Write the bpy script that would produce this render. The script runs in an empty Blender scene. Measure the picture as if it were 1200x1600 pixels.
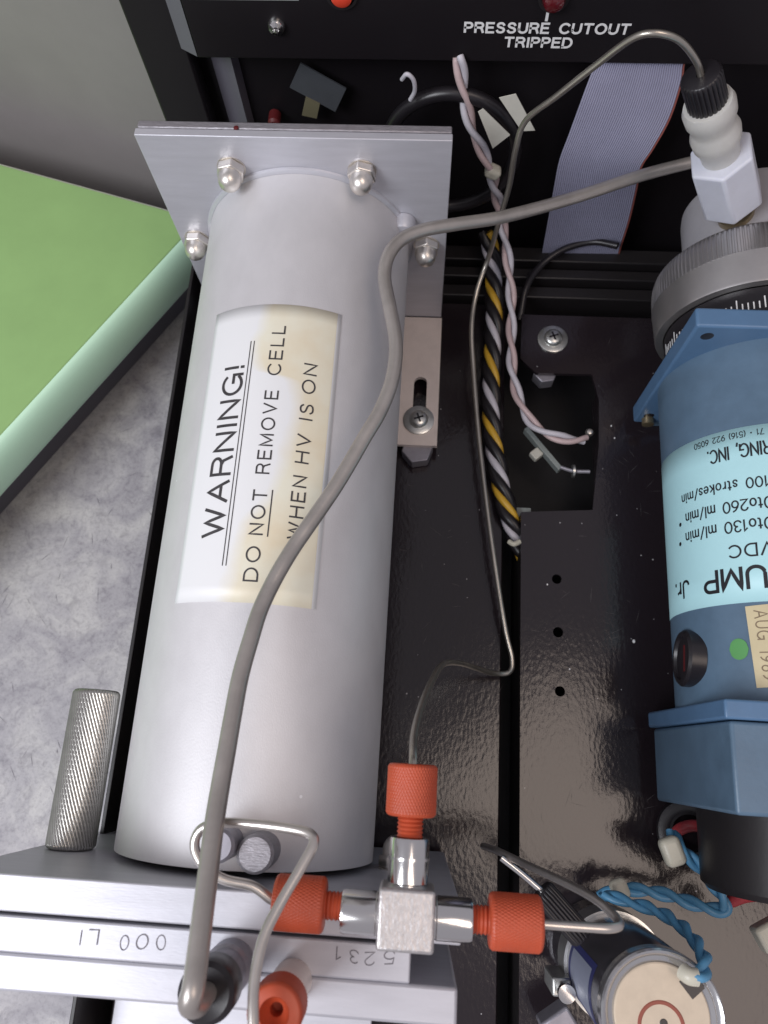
import bpy, bmesh, math, random
from mathutils import Matrix, Vector
# One Blender unit is one centimetre of the place.
random.seed(7)
PI = math.pi
scene = bpy.context.scene
col = scene.collection
scene.unit_settings.scale_length = 0.01

# ---------------------------------------------------------------- camera
cam = bpy.data.cameras.new('camera')
cam.sensor_fit = 'VERTICAL'
cam.sensor_height = 36.0
cam.lens = 36.0 * 1175 / 1600
cam.clip_start = 0.1
cam.clip_end = 500
cam_ob = bpy.data.objects.new('camera', cam)
cam_ob.matrix_world = Matrix(((0.997550, -0.045680, 0.052977, 3.250000), (0.059727, 0.950437, -0.305127, -12.533401), (-0.036413, 0.307543, 0.950837, 16.400000), (0.000000, 0.000000, 0.000000, 1.000000)))
col.objects.link(cam_ob)
scene.camera = cam_ob
cam.dof.use_dof = True
cam.dof.focus_distance = 15.5
cam.dof.aperture_fstop = 0.34

# ---------------------------------------------------------------- room light
world = bpy.data.worlds.new('World')
scene.world = world
world.use_nodes = True
wbg = world.node_tree.nodes['Background']
wbg.inputs['Color'].default_value = (0.86, 0.83, 0.92, 1)
wbg.inputs['Strength'].default_value = 0.42

def area_lamp(name, loc, aim, sx, sy, power, color):
    l = bpy.data.lights.new(name, 'AREA')
    l.shape = 'RECTANGLE'
    l.size, l.size_y = sx, sy
    l.energy = power
    l.color = color
    o = bpy.data.objects.new(name, l)
    o.location = loc
    o.rotation_euler = (Vector(aim) - Vector(loc)).to_track_quat('-Z', 'Y').to_euler()
    col.objects.link(o)
    return o

area_lamp('window_light', (-28, -31, 40), (0, -8, 0), 28, 24, 23000, (0.93, 0.95, 1.0))
cl_ = area_lamp('ceiling_light', (30, -26.5, 70), (30, -26.5, 0), 50, 24, 12500, (1.0, 0.82, 0.70))
cl_.rotation_euler = (0, 0, -PI / 4)

scene.view_settings.view_transform = 'Standard'
scene.view_settings.look = 'None'
scene.view_settings.exposure = 0.0
scene.view_settings.gamma = 1.0

# ---------------------------------------------------------------- materials
MATS = {}
def mat(name, color=(0.5, 0.5, 0.5), rough=0.5, metal=0.0, coat=0.0, bump=0.0, bump_scale=8.0, bump_detail=3.0,
        var=0.0, var_scale=2.0, stretch=(1, 1, 1), spec=0.5, trans=0.0, sss=0.0, speck=0.0, rvar=0.0, color2=None, speck_color=(0.42, 0.41, 0.42), speck_scale=3.3):
    if name in MATS:
        return MATS[name]
    m = bpy.data.materials.new(name)
    m.use_nodes = True
    nt = m.node_tree
    b = nt.nodes['Principled BSDF']
    b.inputs['Base Color'].default_value = (*color, 1)
    b.inputs['Roughness'].default_value = rough
    b.inputs['Metallic'].default_value = metal
    b.inputs['Coat Weight'].default_value = coat
    b.inputs['Coat Roughness'].default_value = 0.08
    b.inputs['Specular IOR Level'].default_value = spec
    b.inputs['Transmission Weight'].default_value = trans
    if sss:
        b.inputs['Subsurface Weight'].default_value = sss
        b.inputs['Subsurface Radius'].default_value = (0.2, 0.2, 0.25)
        b.inputs['Subsurface Scale'].default_value = 0.6
    tc = nt.nodes.new('ShaderNodeTexCoord')
    mp = nt.nodes.new('ShaderNodeMapping')
    mp.inputs['Scale'].default_value = stretch
    nt.links.new(tc.outputs['Object'], mp.inputs['Vector'])
    last = None
    if var or color2:
        n = nt.nodes.new('ShaderNodeTexNoise')
        n.inputs['Scale'].default_value = var_scale
        n.inputs['Detail'].default_value = 6
        n.inputs['Roughness'].default_value = 0.62
        nt.links.new(mp.outputs['Vector'], n.inputs['Vector'])
        r = nt.nodes.new('ShaderNodeValToRGB')
        r.color_ramp.elements[0].position = 0.32
        r.color_ramp.elements[1].position = 0.70
        c2 = color2 or tuple(min(1, c * (1 + var)) for c in color)
        c1 = color if color2 else tuple(c * (1 - var) for c in color)
        r.color_ramp.elements[0].color = (*c1, 1)
        r.color_ramp.elements[1].color = (*c2, 1)
        nt.links.new(n.outputs['Fac'], r.inputs['Fac'])
        last = r.outputs['Color']
        if rvar:
            mr = nt.nodes.new('ShaderNodeMapRange')
            mr.inputs['To Min'].default_value = max(0.02, rough - rvar)
            mr.inputs['To Max'].default_value = rough + rvar
            nt.links.new(n.outputs['Fac'], mr.inputs['Value'])
            nt.links.new(mr.outputs['Result'], b.inputs['Roughness'])
    if speck:
        v = nt.nodes.new('ShaderNodeTexVoronoi')
        v.inputs['Scale'].default_value = speck_scale
        v.inputs['Randomness'].default_value = 1.0
        nt.links.new(tc.outputs['Object'], v.inputs['Vector'])
        lt = nt.nodes.new('ShaderNodeMath')
        lt.operation = 'LESS_THAN'
        sep = nt.nodes.new('ShaderNodeSeparateColor')
        nt.links.new(v.outputs['Color'], sep.inputs['Color'])
        thr = nt.nodes.new('ShaderNodeMath')
        thr.operation = 'MULTIPLY'
        pw = nt.nodes.new('ShaderNodeMath')
        pw.operation = 'POWER'
        pw.inputs[1].default_value = 3.0
        nt.links.new(sep.outputs['Red'], pw.inputs[0])
        nt.links.new(pw.outputs[0], thr.inputs[0])
        thr.inputs[1].default_value = speck
        nt.links.new(v.outputs['Distance'], lt.inputs[0])
        nt.links.new(thr.outputs[0], lt.inputs[1])
        mx = nt.nodes.new('ShaderNodeMix')
        mx.data_type = 'RGBA'
        nt.links.new(lt.outputs[0], mx.inputs['Factor'])
        if last:
            nt.links.new(last, mx.inputs['A'])
        else:
            mx.inputs['A'].default_value = (*color, 1)
        mx.inputs['B'].default_value = (*speck_color, 1)
        last = mx.outputs['Result']
    if last:
        nt.links.new(last, b.inputs['Base Color'])
    if bump:
        n2 = nt.nodes.new('ShaderNodeTexNoise')
        n2.inputs['Scale'].default_value = bump_scale
        n2.inputs['Detail'].default_value = bump_detail
        nt.links.new(mp.outputs['Vector'], n2.inputs['Vector'])
        bp = nt.nodes.new('ShaderNodeBump')
        bp.inputs['Strength'].default_value = bump
        bp.inputs['Distance'].default_value = 0.02
        nt.links.new(n2.outputs['Fac'], bp.inputs['Height'])
        nt.links.new(bp.outputs['Normal'], b.inputs['Normal'])
    MATS[name] = m
    return m

black_gloss = mat('black_gloss_paint', (0.019, 0.014, 0.017), 0.135, bump=0.24, bump_scale=7.0, bump_detail=3.0, speck=0.075, stretch=(1.6, 0.9, 1.2), spec=0.55)
black_panel = mat('black_panel_paint', (0.011, 0.009, 0.011), 0.42, bump=0.05, bump_scale=9.0, spec=0.25)
black_satin = mat('black_satin_paint', (0.014, 0.012, 0.013), 0.42, bump=0.1, bump_scale=12)
floor_black = mat('black_case_floor', (0.006, 0.005, 0.006), 0.6, var=0.3)
sheen_grey = mat('panel_sheen_grey', (0.125, 0.118, 0.145), 0.45, bump=0.05)  # grey of the strips that stand in for reflections on black paint
alu_blast = mat('blasted_aluminium', (0.66, 0.65, 0.665), 0.52, metal=0.34, bump=0.16, bump_scale=30, bump_detail=8, var=0.035, var_scale=1.3, rvar=0.05, stretch=(1.3, 0.8, 1.3), spec=0.4, speck=0.05, speck_color=(0.85, 0.85, 0.88), speck_scale=1.5)
alu_plate = mat('milled_aluminium', (0.53, 0.53, 0.575), 0.42, metal=0.35, bump=0.10, bump_scale=14, bump_detail=5, var=0.06, var_scale=1.6, stretch=(0.5, 3.0, 3.0))
alu_edge = mat('sawn_aluminium', (0.34, 0.325, 0.35), 0.5, metal=0.6, bump=0.5, bump_scale=7, var=0.16, var_scale=3, stretch=(1.5, 6, 6))
alu_foot = mat('foot_aluminium', (0.78, 0.69, 0.64), 0.42, metal=0.2, bump=0.06, bump_scale=15, var=0.06)
nickel = mat('nickel_plate', (0.76, 0.72, 0.67), 0.34, metal=0.9, var=0.08, var_scale=4, rvar=0.08)
chrome = mat('polished_steel', (0.72, 0.71, 0.70), 0.17, metal=1.0, bump=0.04, bump_scale=10)
block_metal = mat('fly_cut_steel', (0.52, 0.50, 0.50), 0.38, metal=0.7, bump=0.6, bump_scale=9, bump_detail=5, var=0.12, var_scale=7, stretch=(2.2, 1.3, 2))
zinc = mat('zinc_plate', (0.62, 0.63, 0.61), 0.30, metal=0.9, var=0.1, var_scale=5)
zinc_dull = mat('dull_zinc', (0.33, 0.32, 0.36), 0.45, metal=0.6, var=0.1, var_scale=5)
knurl_metal = mat('knurled_steel', (0.50, 0.49, 0.46), 0.28, metal=0.95, var=0.1, var_scale=3)
ring_metal = mat('ring_aluminium', (0.50, 0.485, 0.48), 0.34, metal=0.85, var=0.05, var_scale=2, bump=0.05, bump_scale=20)
steel_tube = mat('steel_tubing', (0.62, 0.58, 0.54), 0.30, metal=0.85, var=0.08, var_scale=2)
grey_tube_m = mat('dull_grey_tubing', (0.41, 0.38, 0.355), 0.34, metal=0.55, var=0.10, var_scale=1.6, bump=0.08, bump_scale=9, rvar=0.1)
long_tube_m = mat('long_steel_tubing', (0.46, 0.43, 0.38), 0.28, metal=0.85, var=0.12, var_scale=1.5)
dark_tube = mat('dark_steel_tubing', (0.13, 0.12, 0.125), 0.34, metal=0.6, var=0.1)
orange = mat('orange_red_plastic', (0.47, 0.075, 0.030), 0.42, bump=0.06, bump_scale=20, var=0.08, var_scale=2, sss=0.05)
black_plastic = mat('black_plastic', (0.016, 0.014, 0.017), 0.33, bump=0.05, bump_scale=15)
black_wire = mat('black_wire_jacket', (0.013, 0.011, 0.013), 0.36, var=0.2)
yellow_wire = mat('yellow_wire_jacket', (0.60, 0.36, 0.035), 0.38, var=0.08)
white_wire = mat('white_wire_jacket', (0.55, 0.53, 0.58), 0.42, var=0.08)
pink_wire = mat('pinkish_wire_jacket', (0.52, 0.40, 0.40), 0.40, var=0.08)
blue_wire = mat('blue_wire_jacket', (0.10, 0.30, 0.50), 0.38, var=0.12)
red_wire = mat('red_wire_jacket', (0.45, 0.05, 0.06), 0.4, var=0.1)
tie_white = mat('nylon_tie', (0.55, 0.53, 0.44), 0.38, sss=0.1)
paper_flag = mat('paper_tape', (0.55, 0.54, 0.48), 0.6, var=0.06)
tag_grey = mat('grey_card', (0.06, 0.065, 0.075), 0.55, var=0.08)
tag_yellow = mat('yellowed_tab', (0.16, 0.145, 0.09), 0.55)
tag_red = mat('dull_red_plastic', (0.11, 0.01, 0.012), 0.5)
ptfe = mat('milky_plastic', (0.66, 0.68, 0.76), 0.34, sss=0.25, var=0.04)
ptfe_cream = mat('cream_nylon', (0.82, 0.81, 0.77), 0.40, sss=0.2, var=0.03, trans=0.35)
ptfe_dim = mat('translucent_head', (0.38, 0.37, 0.39), 0.4, sss=0.2, var=0.05)
brass = mat('dull_brass', (0.36, 0.29, 0.18), 0.35, metal=0.8, var=0.1)
blue_paint = mat('blue_enamel', (0.10, 0.165, 0.24), 0.38, bump=0.10, bump_scale=14, var=0.10, var_scale=1.4, rvar=0.08, speck=0.03, speck_color=(0.05, 0.05, 0.06), speck_scale=2.2)
blue_bright = mat('blue_enamel_plate', (0.095, 0.185, 0.32), 0.32, bump=0.05, bump_scale=14, var=0.05)
label_blue = mat('light_blue_label', (0.46, 0.76, 0.81), 0.45, var=0.02)
ink = mat('black_ink', (0.012, 0.012, 0.016), 0.5)
ink_soft = mat('grey_black_ink', (0.045, 0.042, 0.045), 0.55, var=0.3, var_scale=6)
white_print = mat('white_print', (0.80, 0.80, 0.80), 0.5)
green_dot = mat('green_sticker', (0.10, 0.33, 0.10), 0.5, var=0.06)
old_paper = mat('yellowed_sticker', (0.62, 0.53, 0.33), 0.55, var=0.06)
scribed = mat('scribed_groove', (0.16, 0.15, 0.17), 0.6, var=0.4, var_scale=9)
old_print = mat('faded_brown_ink', (0.22, 0.16, 0.10), 0.6)
can_body = mat('silver_can', (0.30, 0.29, 0.32), 0.22, metal=0.9, var=0.08, var_scale=1.5)
can_rim = mat('clear_rim', (0.55, 0.55, 0.56), 0.18, metal=0.8)
can_top = mat('phenolic_disc', (0.60, 0.50, 0.385), 0.55, var=0.07, var_scale=3)
red_brown = mat('red_brown_seal', (0.28, 0.075, 0.05), 0.5)
navy = mat('navy_print', (0.03, 0.035, 0.13), 0.45)
label_grey = mat('grey_blue_label', (0.24, 0.26, 0.34), 0.45)
red_led = mat('red_button_plastic', (0.75, 0.07, 0.035), 0.22, coat=0.5)
dark_led = mat('dark_red_lens', (0.10, 0.008, 0.012), 0.15, coat=0.6)
book_green = mat('green_cover', (0.285, 0.47, 0.175), 0.55, var=0.05, var_scale=0.5, bump=0.04, bump_scale=30)
book_mint = mat('mint_spine', (0.62, 0.92, 0.69), 0.45, var=0.03, var_scale=0.4)
book_page = mat('page_block', (0.72, 0.74, 0.66), 0.7, var=0.05)
ribbon_grey = mat('grey_lilac_ribbon', (0.31, 0.31, 0.42), 0.5, var=0.04)
ribbon_red = mat('red_ribbon_conductor', (0.26, 0.075, 0.06), 0.5)
wall_grey = mat('grey_cabinet_paint', (0.27, 0.25, 0.245), 0.6, var=0.06, var_scale=0.35, bump=0.05)
pcb_grey = mat('grey_terminal_strip', (0.25, 0.28, 0.27), 0.45, var=0.1)

def bench_material():
    m = bpy.data.materials.new('marbled_laminate')
    m.use_nodes = True
    nt = m.node_tree
    b = nt.nodes['Principled BSDF']
    b.inputs['Roughness'].default_value = 0.5
    tc = nt.nodes.new('ShaderNodeTexCoord')
    def noise(scale, detail, dist, rough=0.65):
        n = nt.nodes.new('ShaderNodeTexNoise')
        n.inputs['Scale'].default_value = scale
        n.inputs['Detail'].default_value = detail
        n.inputs['Distortion'].default_value = dist
        n.inputs['Roughness'].default_value = rough
        nt.links.new(tc.outputs['Object'], n.inputs['Vector'])
        return n
    def ramp(src, stops):
        r = nt.nodes.new('ShaderNodeValToRGB')
        while len(r.color_ramp.elements) < len(stops):
            r.color_ramp.elements.new(0.5)
        for e, (p, c) in zip(r.color_ramp.elements, stops):
            e.position = p
            e.color = (*c, 1)
        nt.links.new(src.outputs['Fac'], r.inputs['Fac'])
        return r
    a = ramp(noise(0.55, 8, 0.8), [(0.32, (0.33, 0.315, 0.345)), (0.48, (0.45, 0.435, 0.455)), (0.66, (0.60, 0.585, 0.575))])
    c = ramp(noise(2.2, 9, 1.0, 0.74), [(0.36, (0.62, 0.61, 0.64)), (0.50, (0.92, 0.92, 0.93)), (0.72, (1.0, 1.0, 1.0))])
    mx = nt.nodes.new('ShaderNodeMix')
    mx.data_type = 'RGBA'
    mx.blend_type = 'MULTIPLY'
    mx.inputs['Factor'].default_value = 0.75
    nt.links.new(a.outputs['Color'], mx.inputs['A'])
    nt.links.new(c.outputs['Color'], mx.inputs['B'])
    g = ramp(noise(11.0, 6, 0.4, 0.8), [(0.36, (0.62, 0.61, 0.63)), (0.50, (0.97, 0.97, 0.97)), (0.64, (1.0, 1.0, 1.0))])
    mx2 = nt.nodes.new('ShaderNodeMix')
    mx2.data_type = 'RGBA'
    mx2.blend_type = 'MULTIPLY'
    mx2.inputs['Factor'].default_value = 0.7
    nt.links.new(mx.outputs['Result'], mx2.inputs['A'])
    nt.links.new(g.outputs['Color'], mx2.inputs['B'])
    nt.links.new(mx2.outputs['Result'], b.inputs['Base Color'])
    return m

def stained_label_material():
    # white paper with a yellow water stain of its own shape, laid out in the label's own UV
    m = bpy.data.materials.new('stained_white_label')
    m.use_nodes = True
    nt = m.node_tree
    b = nt.nodes['Principled BSDF']
    b.inputs['Roughness'].default_value = 0.42
    uv = nt.nodes.new('ShaderNodeUVMap')
    sep = nt.nodes.new('ShaderNodeSeparateXYZ')
    nt.links.new(uv.outputs['UV'], sep.inputs['Vector'])
    def math_(op, a, bb, clamp=False):
        n = nt.nodes.new('ShaderNodeMath')
        n.operation = op
        n.use_clamp = clamp
        for i, v in enumerate((a, bb)):
            if isinstance(v, (int, float)):
                n.inputs[i].default_value = v
            else:
                nt.links.new(v, n.inputs[i])
        return n.outputs[0]
    tc = nt.nodes.new('ShaderNodeTexCoord')
    n = nt.nodes.new('ShaderNodeTexNoise')
    n.inputs['Scale'].default_value = 0.9
    n.inputs['Detail'].default_value = 6
    nt.links.new(tc.outputs['Object'], n.inputs['Vector'])
    # boundary as a function of v (0 near the reader's start, 1 at the far end)
    cv = nt.nodes.new('ShaderNodeFloatCurve')
    c = cv.mapping.curves[0]
    for i, (x, y) in enumerate([(0.0, 0.36), (0.10, 0.37), (0.22, 0.44), (0.34, 0.58), (0.48, 0.66), (0.62, 0.70), (0.72, 0.66), (0.76, 0.42), (0.86, 0.36), (0.92, 0.40), (1.0, 0.42)]):
        if i < 2:
            c.points[i].location = (x, y) if i == 0 else (1.0, 0.42)
        if 0 < i < 10:
            c.points.new(x, y)
    cv.mapping.update()
    nt.links.new(sep.outputs['Y'], cv.inputs['Value'])
    wob = math_('MULTIPLY', math_('SUBTRACT', n.outputs['Fac'], 0.5), 0.16)
    d = math_('SUBTRACT', math_('ADD', sep.outputs['X'], wob), cv.outputs[0])
    edge = math_('LESS_THAN', sep.outputs['X'], 0.968)
    fac = math_('MULTIPLY', math_('MULTIPLY', math_('ADD', d, 0.02), 9.0, True), edge)
    n2 = nt.nodes.new('ShaderNodeTexNoise')
    n2.inputs['Scale'].default_value = 1.1
    n2.inputs['Detail'].default_value = 5
    nt.links.new(tc.outputs['Object'], n2.inputs['Vector'])
    r = nt.nodes.new('ShaderNodeValToRGB')
    r.color_ramp.elements[0].position = 0.30
    r.color_ramp.elements[0].color = (0.77, 0.75, 0.62, 1)
    r.color_ramp.elements[1].position = 0.72
    r.color_ramp.elements[1].color = (0.72, 0.63, 0.46, 1)
    nt.links.new(n2.outputs['Fac'], r.inputs['Fac'])
    mx = nt.nodes.new('ShaderNodeMix')
    mx.data_type = 'RGBA'
    nt.links.new(fac, mx.inputs['Factor'])
    mx.inputs['A'].default_value = (0.78, 0.79, 0.80, 1)
    nt.links.new(r.outputs['Color'], mx.inputs['B'])
    nt.links.new(mx.outputs['Result'], b.inputs['Base Color'])
    return m

bench_m = bench_material()
stained = stained_label_material()

# ---------------------------------------------------------------- builders
def finish(name, me, m, parent=None, smooth=35, bevel=0.0, segs=2):
    me.materials.append(m)
    if smooth:
        for p in me.polygons:
            p.use_smooth = True
        me.set_sharp_from_angle(angle=math.radians(smooth))
    o = bpy.data.objects.new(name, me)
    col.objects.link(o)
    if parent is not None:
        o.parent = parent
        o.matrix_parent_inverse = Matrix.Translation(-Vector(parent.get('_at', (0, 0, 0)))) if parent.type == 'EMPTY' else Matrix.Identity(4)
    if bevel:
        md = o.modifiers.new('edge', 'BEVEL')
        md.width = bevel
        md.segments = segs
        md.limit_method = 'ANGLE'
        md.angle_limit = math.radians(40)
    return o

def obj(name, bm, m, parent=None, smooth=35, bevel=0.0, segs=2):
    bmesh.ops.recalc_face_normals(bm, faces=bm.faces)
    me = bpy.data.meshes.new(name)
    bm.to_mesh(me)
    bm.free()
    return finish(name, me, m, parent, smooth, bevel, segs)

def thing(name, label, cat, at=(0, 0, 0), group=None):
    o = bpy.data.objects.new(name, None)
    o.empty_display_size = 0.5
    o.location = at
    o['_at'] = tuple(at)
    col.objects.link(o)
    return tag(o, label, cat, group)

def tag(o, label, cat, group=None):
    o['label'] = label
    o['category'] = cat
    if group:
        o['group'] = group
    return o

def structure(o):
    o['kind'] = 'structure'
    return o

def dup_part(src, parent, matrix):
    """copy of a part (and its sub-parts) moved by matrix; meshes shared"""
    c = src.copy()
    col.objects.link(c)
    c.parent = parent
    c.matrix_parent_inverse = src.matrix_parent_inverse.copy()
    c.matrix_basis = matrix @ src.matrix_basis
    for ch in src.children:
        d = ch.copy()
        col.objects.link(d)
        d.parent = c
    return c

def frame(origin, axis, up=(0, 0, 1)):
    z = Vector(axis).normalized()
    u = Vector(up)
    if abs(z.dot(u)) > 0.95:
        u = Vector((0, 1, 0))
    x = u.cross(z).normalized()
    y = z.cross(x)
    return Matrix.Translation(Vector(origin)) @ Matrix((x, y, z)).transposed().to_4x4()

def bx(bm, x0, x1, y0, y1, z0, z1, M=None):
    vs = [bm.verts.new((x, y, z)) for z in (z0, z1) for y in (y0, y1) for x in (x0, x1)]
    for f in ((0, 1, 3, 2), (4, 6, 7, 5), (0, 4, 5, 1), (2, 3, 7, 6), (0, 2, 6, 4), (1, 5, 7, 3)):
        bm.faces.new([vs[i] for i in f])
    if M is not None:
        bmesh.ops.transform(bm, matrix=M, verts=vs)
    return bm

def box(*a, M=None):
    return bx(bmesh.new(), *a, M=M)

def prism(bm, pts, h0, h1, M=None):
    lo = [bm.verts.new((x, y, h0)) for x, y in pts]
    hi = [bm.verts.new((x, y, h1)) for x, y in pts]
    n = len(pts)
    bm.faces.new(lo[::-1])
    bm.faces.new(hi)
    for i in range(n):
        bm.faces.new((lo[i], lo[(i + 1) % n], hi[(i + 1) % n], hi[i]))
    if M is not None:
        bmesh.ops.transform(bm, matrix=M, verts=lo + hi)
    return bm

def lathe(bm, prof, M=None, seg=48, rfun=None):
    """prof: list of (r, h); r=0 ends close to a point. rfun(theta, i, r) may change r."""
    rings = []
    allv = []
    for i, (r, h) in enumerate(prof):
        if r <= 1e-6:
            v = bm.verts.new((0, 0, h))
            rings.append([v])
            allv.append(v)
        else:
            ring = []
            for k in range(seg):
                t = 2 * PI * k / seg
                rr = rfun(t, i, r) if rfun else r
                ring.append(bm.verts.new((rr * math.cos(t), rr * math.sin(t), h)))
            rings.append(ring)
            allv += ring
    for a, b in zip(rings, rings[1:]):
        if len(a) == 1 and len(b) == 1:
            continue
        for k in range(seg):
            k2 = (k + 1) % seg
            if len(a) == 1:
                bm.faces.new((a[0], b[k], b[k2]))
            elif len(b) == 1:
                bm.faces.new((a[k], b[0], a[k2]))
            else:
                bm.faces.new((a[k], a[k2], b[k2], b[k]))
    if M is not None:
        bmesh.ops.transform(bm, matrix=M, verts=allv)
    return bm

def tri(x):
    x = x - math.floor(x)
    return abs(2 * x - 1)

def knurl(bm, R, h0, h1, grooves, twist, depth, M=None, seg=240, nl=18, chamfer=0.06, cross=False, hole=0.0):
    """knurled cylinder with closed, rounded ends"""
    prof = [(hole, h0), (R * 0.86, h0), (R - chamfer * 0.5, h0 + chamfer * 0.25), (R, h0 + chamfer)]
    body = [(R, h0 + chamfer + (h1 - h0 - 2 * chamfer) * i / nl) for i in range(1, nl)]
    prof += body + [(R, h1 - chamfer), (R - chamfer * 0.5, h1 - chamfer * 0.25), (R * 0.86, h1), (hole, h1)]
    hs = [h for _, h in prof]
    def rf(t, i, r):
        if 3 <= i <= 3 + nl:
            a = tri(t * grooves / (2 * PI) + hs[i] * twist)
            g = max(0.0, 1 - a * 2.2)
            if cross:
                b = tri(t * grooves / (2 * PI) - hs[i] * twist)
                g = max(g, max(0.0, 1 - b * 2.2))
            return r - depth * g
        return r
    return lathe(bm, prof, M, seg, rf)

def catmull(pts, n=8):
    P = [Vector(p) for p in pts]
    Q = [2 * P[0] - P[1]] + P + [2 * P[-1] - P[-2]]
    out = []
    for i in range(1, len(Q) - 2):
        p0, p1, p2, p3 = Q[i - 1:i + 3]
        for k in range(n):
            t = k / n
            out.append(0.5 * ((2 * p1) + (p2 - p0) * t + (2 * p0 - 5 * p1 + 4 * p2 - p3) * t * t + (3 * p1 - p0 - 3 * p2 + p3) * t ** 3))
    out.append(P[-1])
    return out

def frames(path):
    n = len(path)
    T = [(path[min(i + 1, n - 1)] - path[max(i - 1, 0)]).normalized() for i in range(n)]
    u = Vector((0, 0, 1))
    if abs(u.dot(T[0])) > 0.9:
        u = Vector((1, 0, 0))
    N = []
    for t in T:
        u = (u - t * u.dot(t)).normalized()
        N.append(u.copy())
    return T, N

def tube(bm, pts, r, seg=14, n=8, smooth=True, radii=None):
    path = catmull(pts, n) if smooth else [Vector(p) for p in pts]
    T, N = frames(path)
    rings = []
    for i, p in enumerate(path):
        B = T[i].cross(N[i])
        rr = radii(i / (len(path) - 1)) if radii else r
        rings.append([bm.verts.new(p + (N[i] * math.cos(2 * PI * k / seg) + B * math.sin(2 * PI * k / seg)) * rr) for k in range(seg)])
    for a, b in zip(rings, rings[1:]):
        for k in range(seg):
            bm.faces.new((a[k], a[(k + 1) % seg], b[(k + 1) % seg], b[k]))
    bm.faces.new(rings[0][::-1])
    bm.faces.new(rings[-1])
    return bm

def strand(bm, pts, R, r, turns, phase, seg=10, n=14, hand=1):
    """one strand of a twist laid round the path"""
    path = catmull(pts, n)
    T, N = frames(path)
    L = [0.0]
    for a, b in zip(path, path[1:]):
        L.append(L[-1] + (b - a).length)
    q = []
    for i, p in enumerate(path):
        B = T[i].cross(N[i])
        a = hand * 2 * PI * turns * L[i] / L[-1] + phase
        q.append(p + (N[i] * math.cos(a) + B * math.sin(a)) * R)
    return tube(bm, q, r, seg, smooth=False)

def outline_plate(loops, z0, z1):
    """flat plate from closed 2-D loops (inner loops are holes), as a mesh"""
    cu = bpy.data.curves.new('outline', 'CURVE')
    cu.dimensions = '2D'
    cu.fill_mode = 'BOTH'
    cu.extrude = (z1 - z0) / 2
    for lp in loops:
        s = cu.splines.new('POLY')
        s.points.add(len(lp) - 1)
        for p, (x, y) in zip(s.points, lp):
            p.co = (x, y, 0, 1)
        s.use_cyclic_u = True
    o = bpy.data.objects.new('outline', cu)
    me = bpy.data.meshes.new_from_object(o)
    bpy.data.objects.remove(o)
    for v in me.vertices:
        v.co.z += (z0 + z1) / 2
    me.materials.clear()
    return me

def circle(cx, cy, r, n=24, rev=False):
    pts = [(cx + r * math.cos(2 * PI * k / n), cy + r * math.sin(2 * PI * k / n)) for k in range(n)]
    return pts[::-1] if rev else pts

def slot(cx, y0, y1, r, n=10):
    return [(cx + r * math.cos(PI * k / n), y1 - r + r * math.sin(PI * k / n)) for k in range(n + 1)] + \
           [(cx + r * math.cos(PI + PI * k / n), y0 + r + r * math.sin(PI + PI * k / n)) for k in range(n + 1)]

def arc_pts(cx, cy, rx, ry, a0, a1, n=14):
    return [(cx + rx * math.cos(math.radians(a0 + (a1 - a0) * k / n)), cy + ry * math.sin(math.radians(a0 + (a1 - a0) * k / n))) for k in range(n + 1)]

def soft(pts, n=4):
    return [(p.x, p.y) for p in catmull([(x, y, 0) for x, y in pts], n)]

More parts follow.
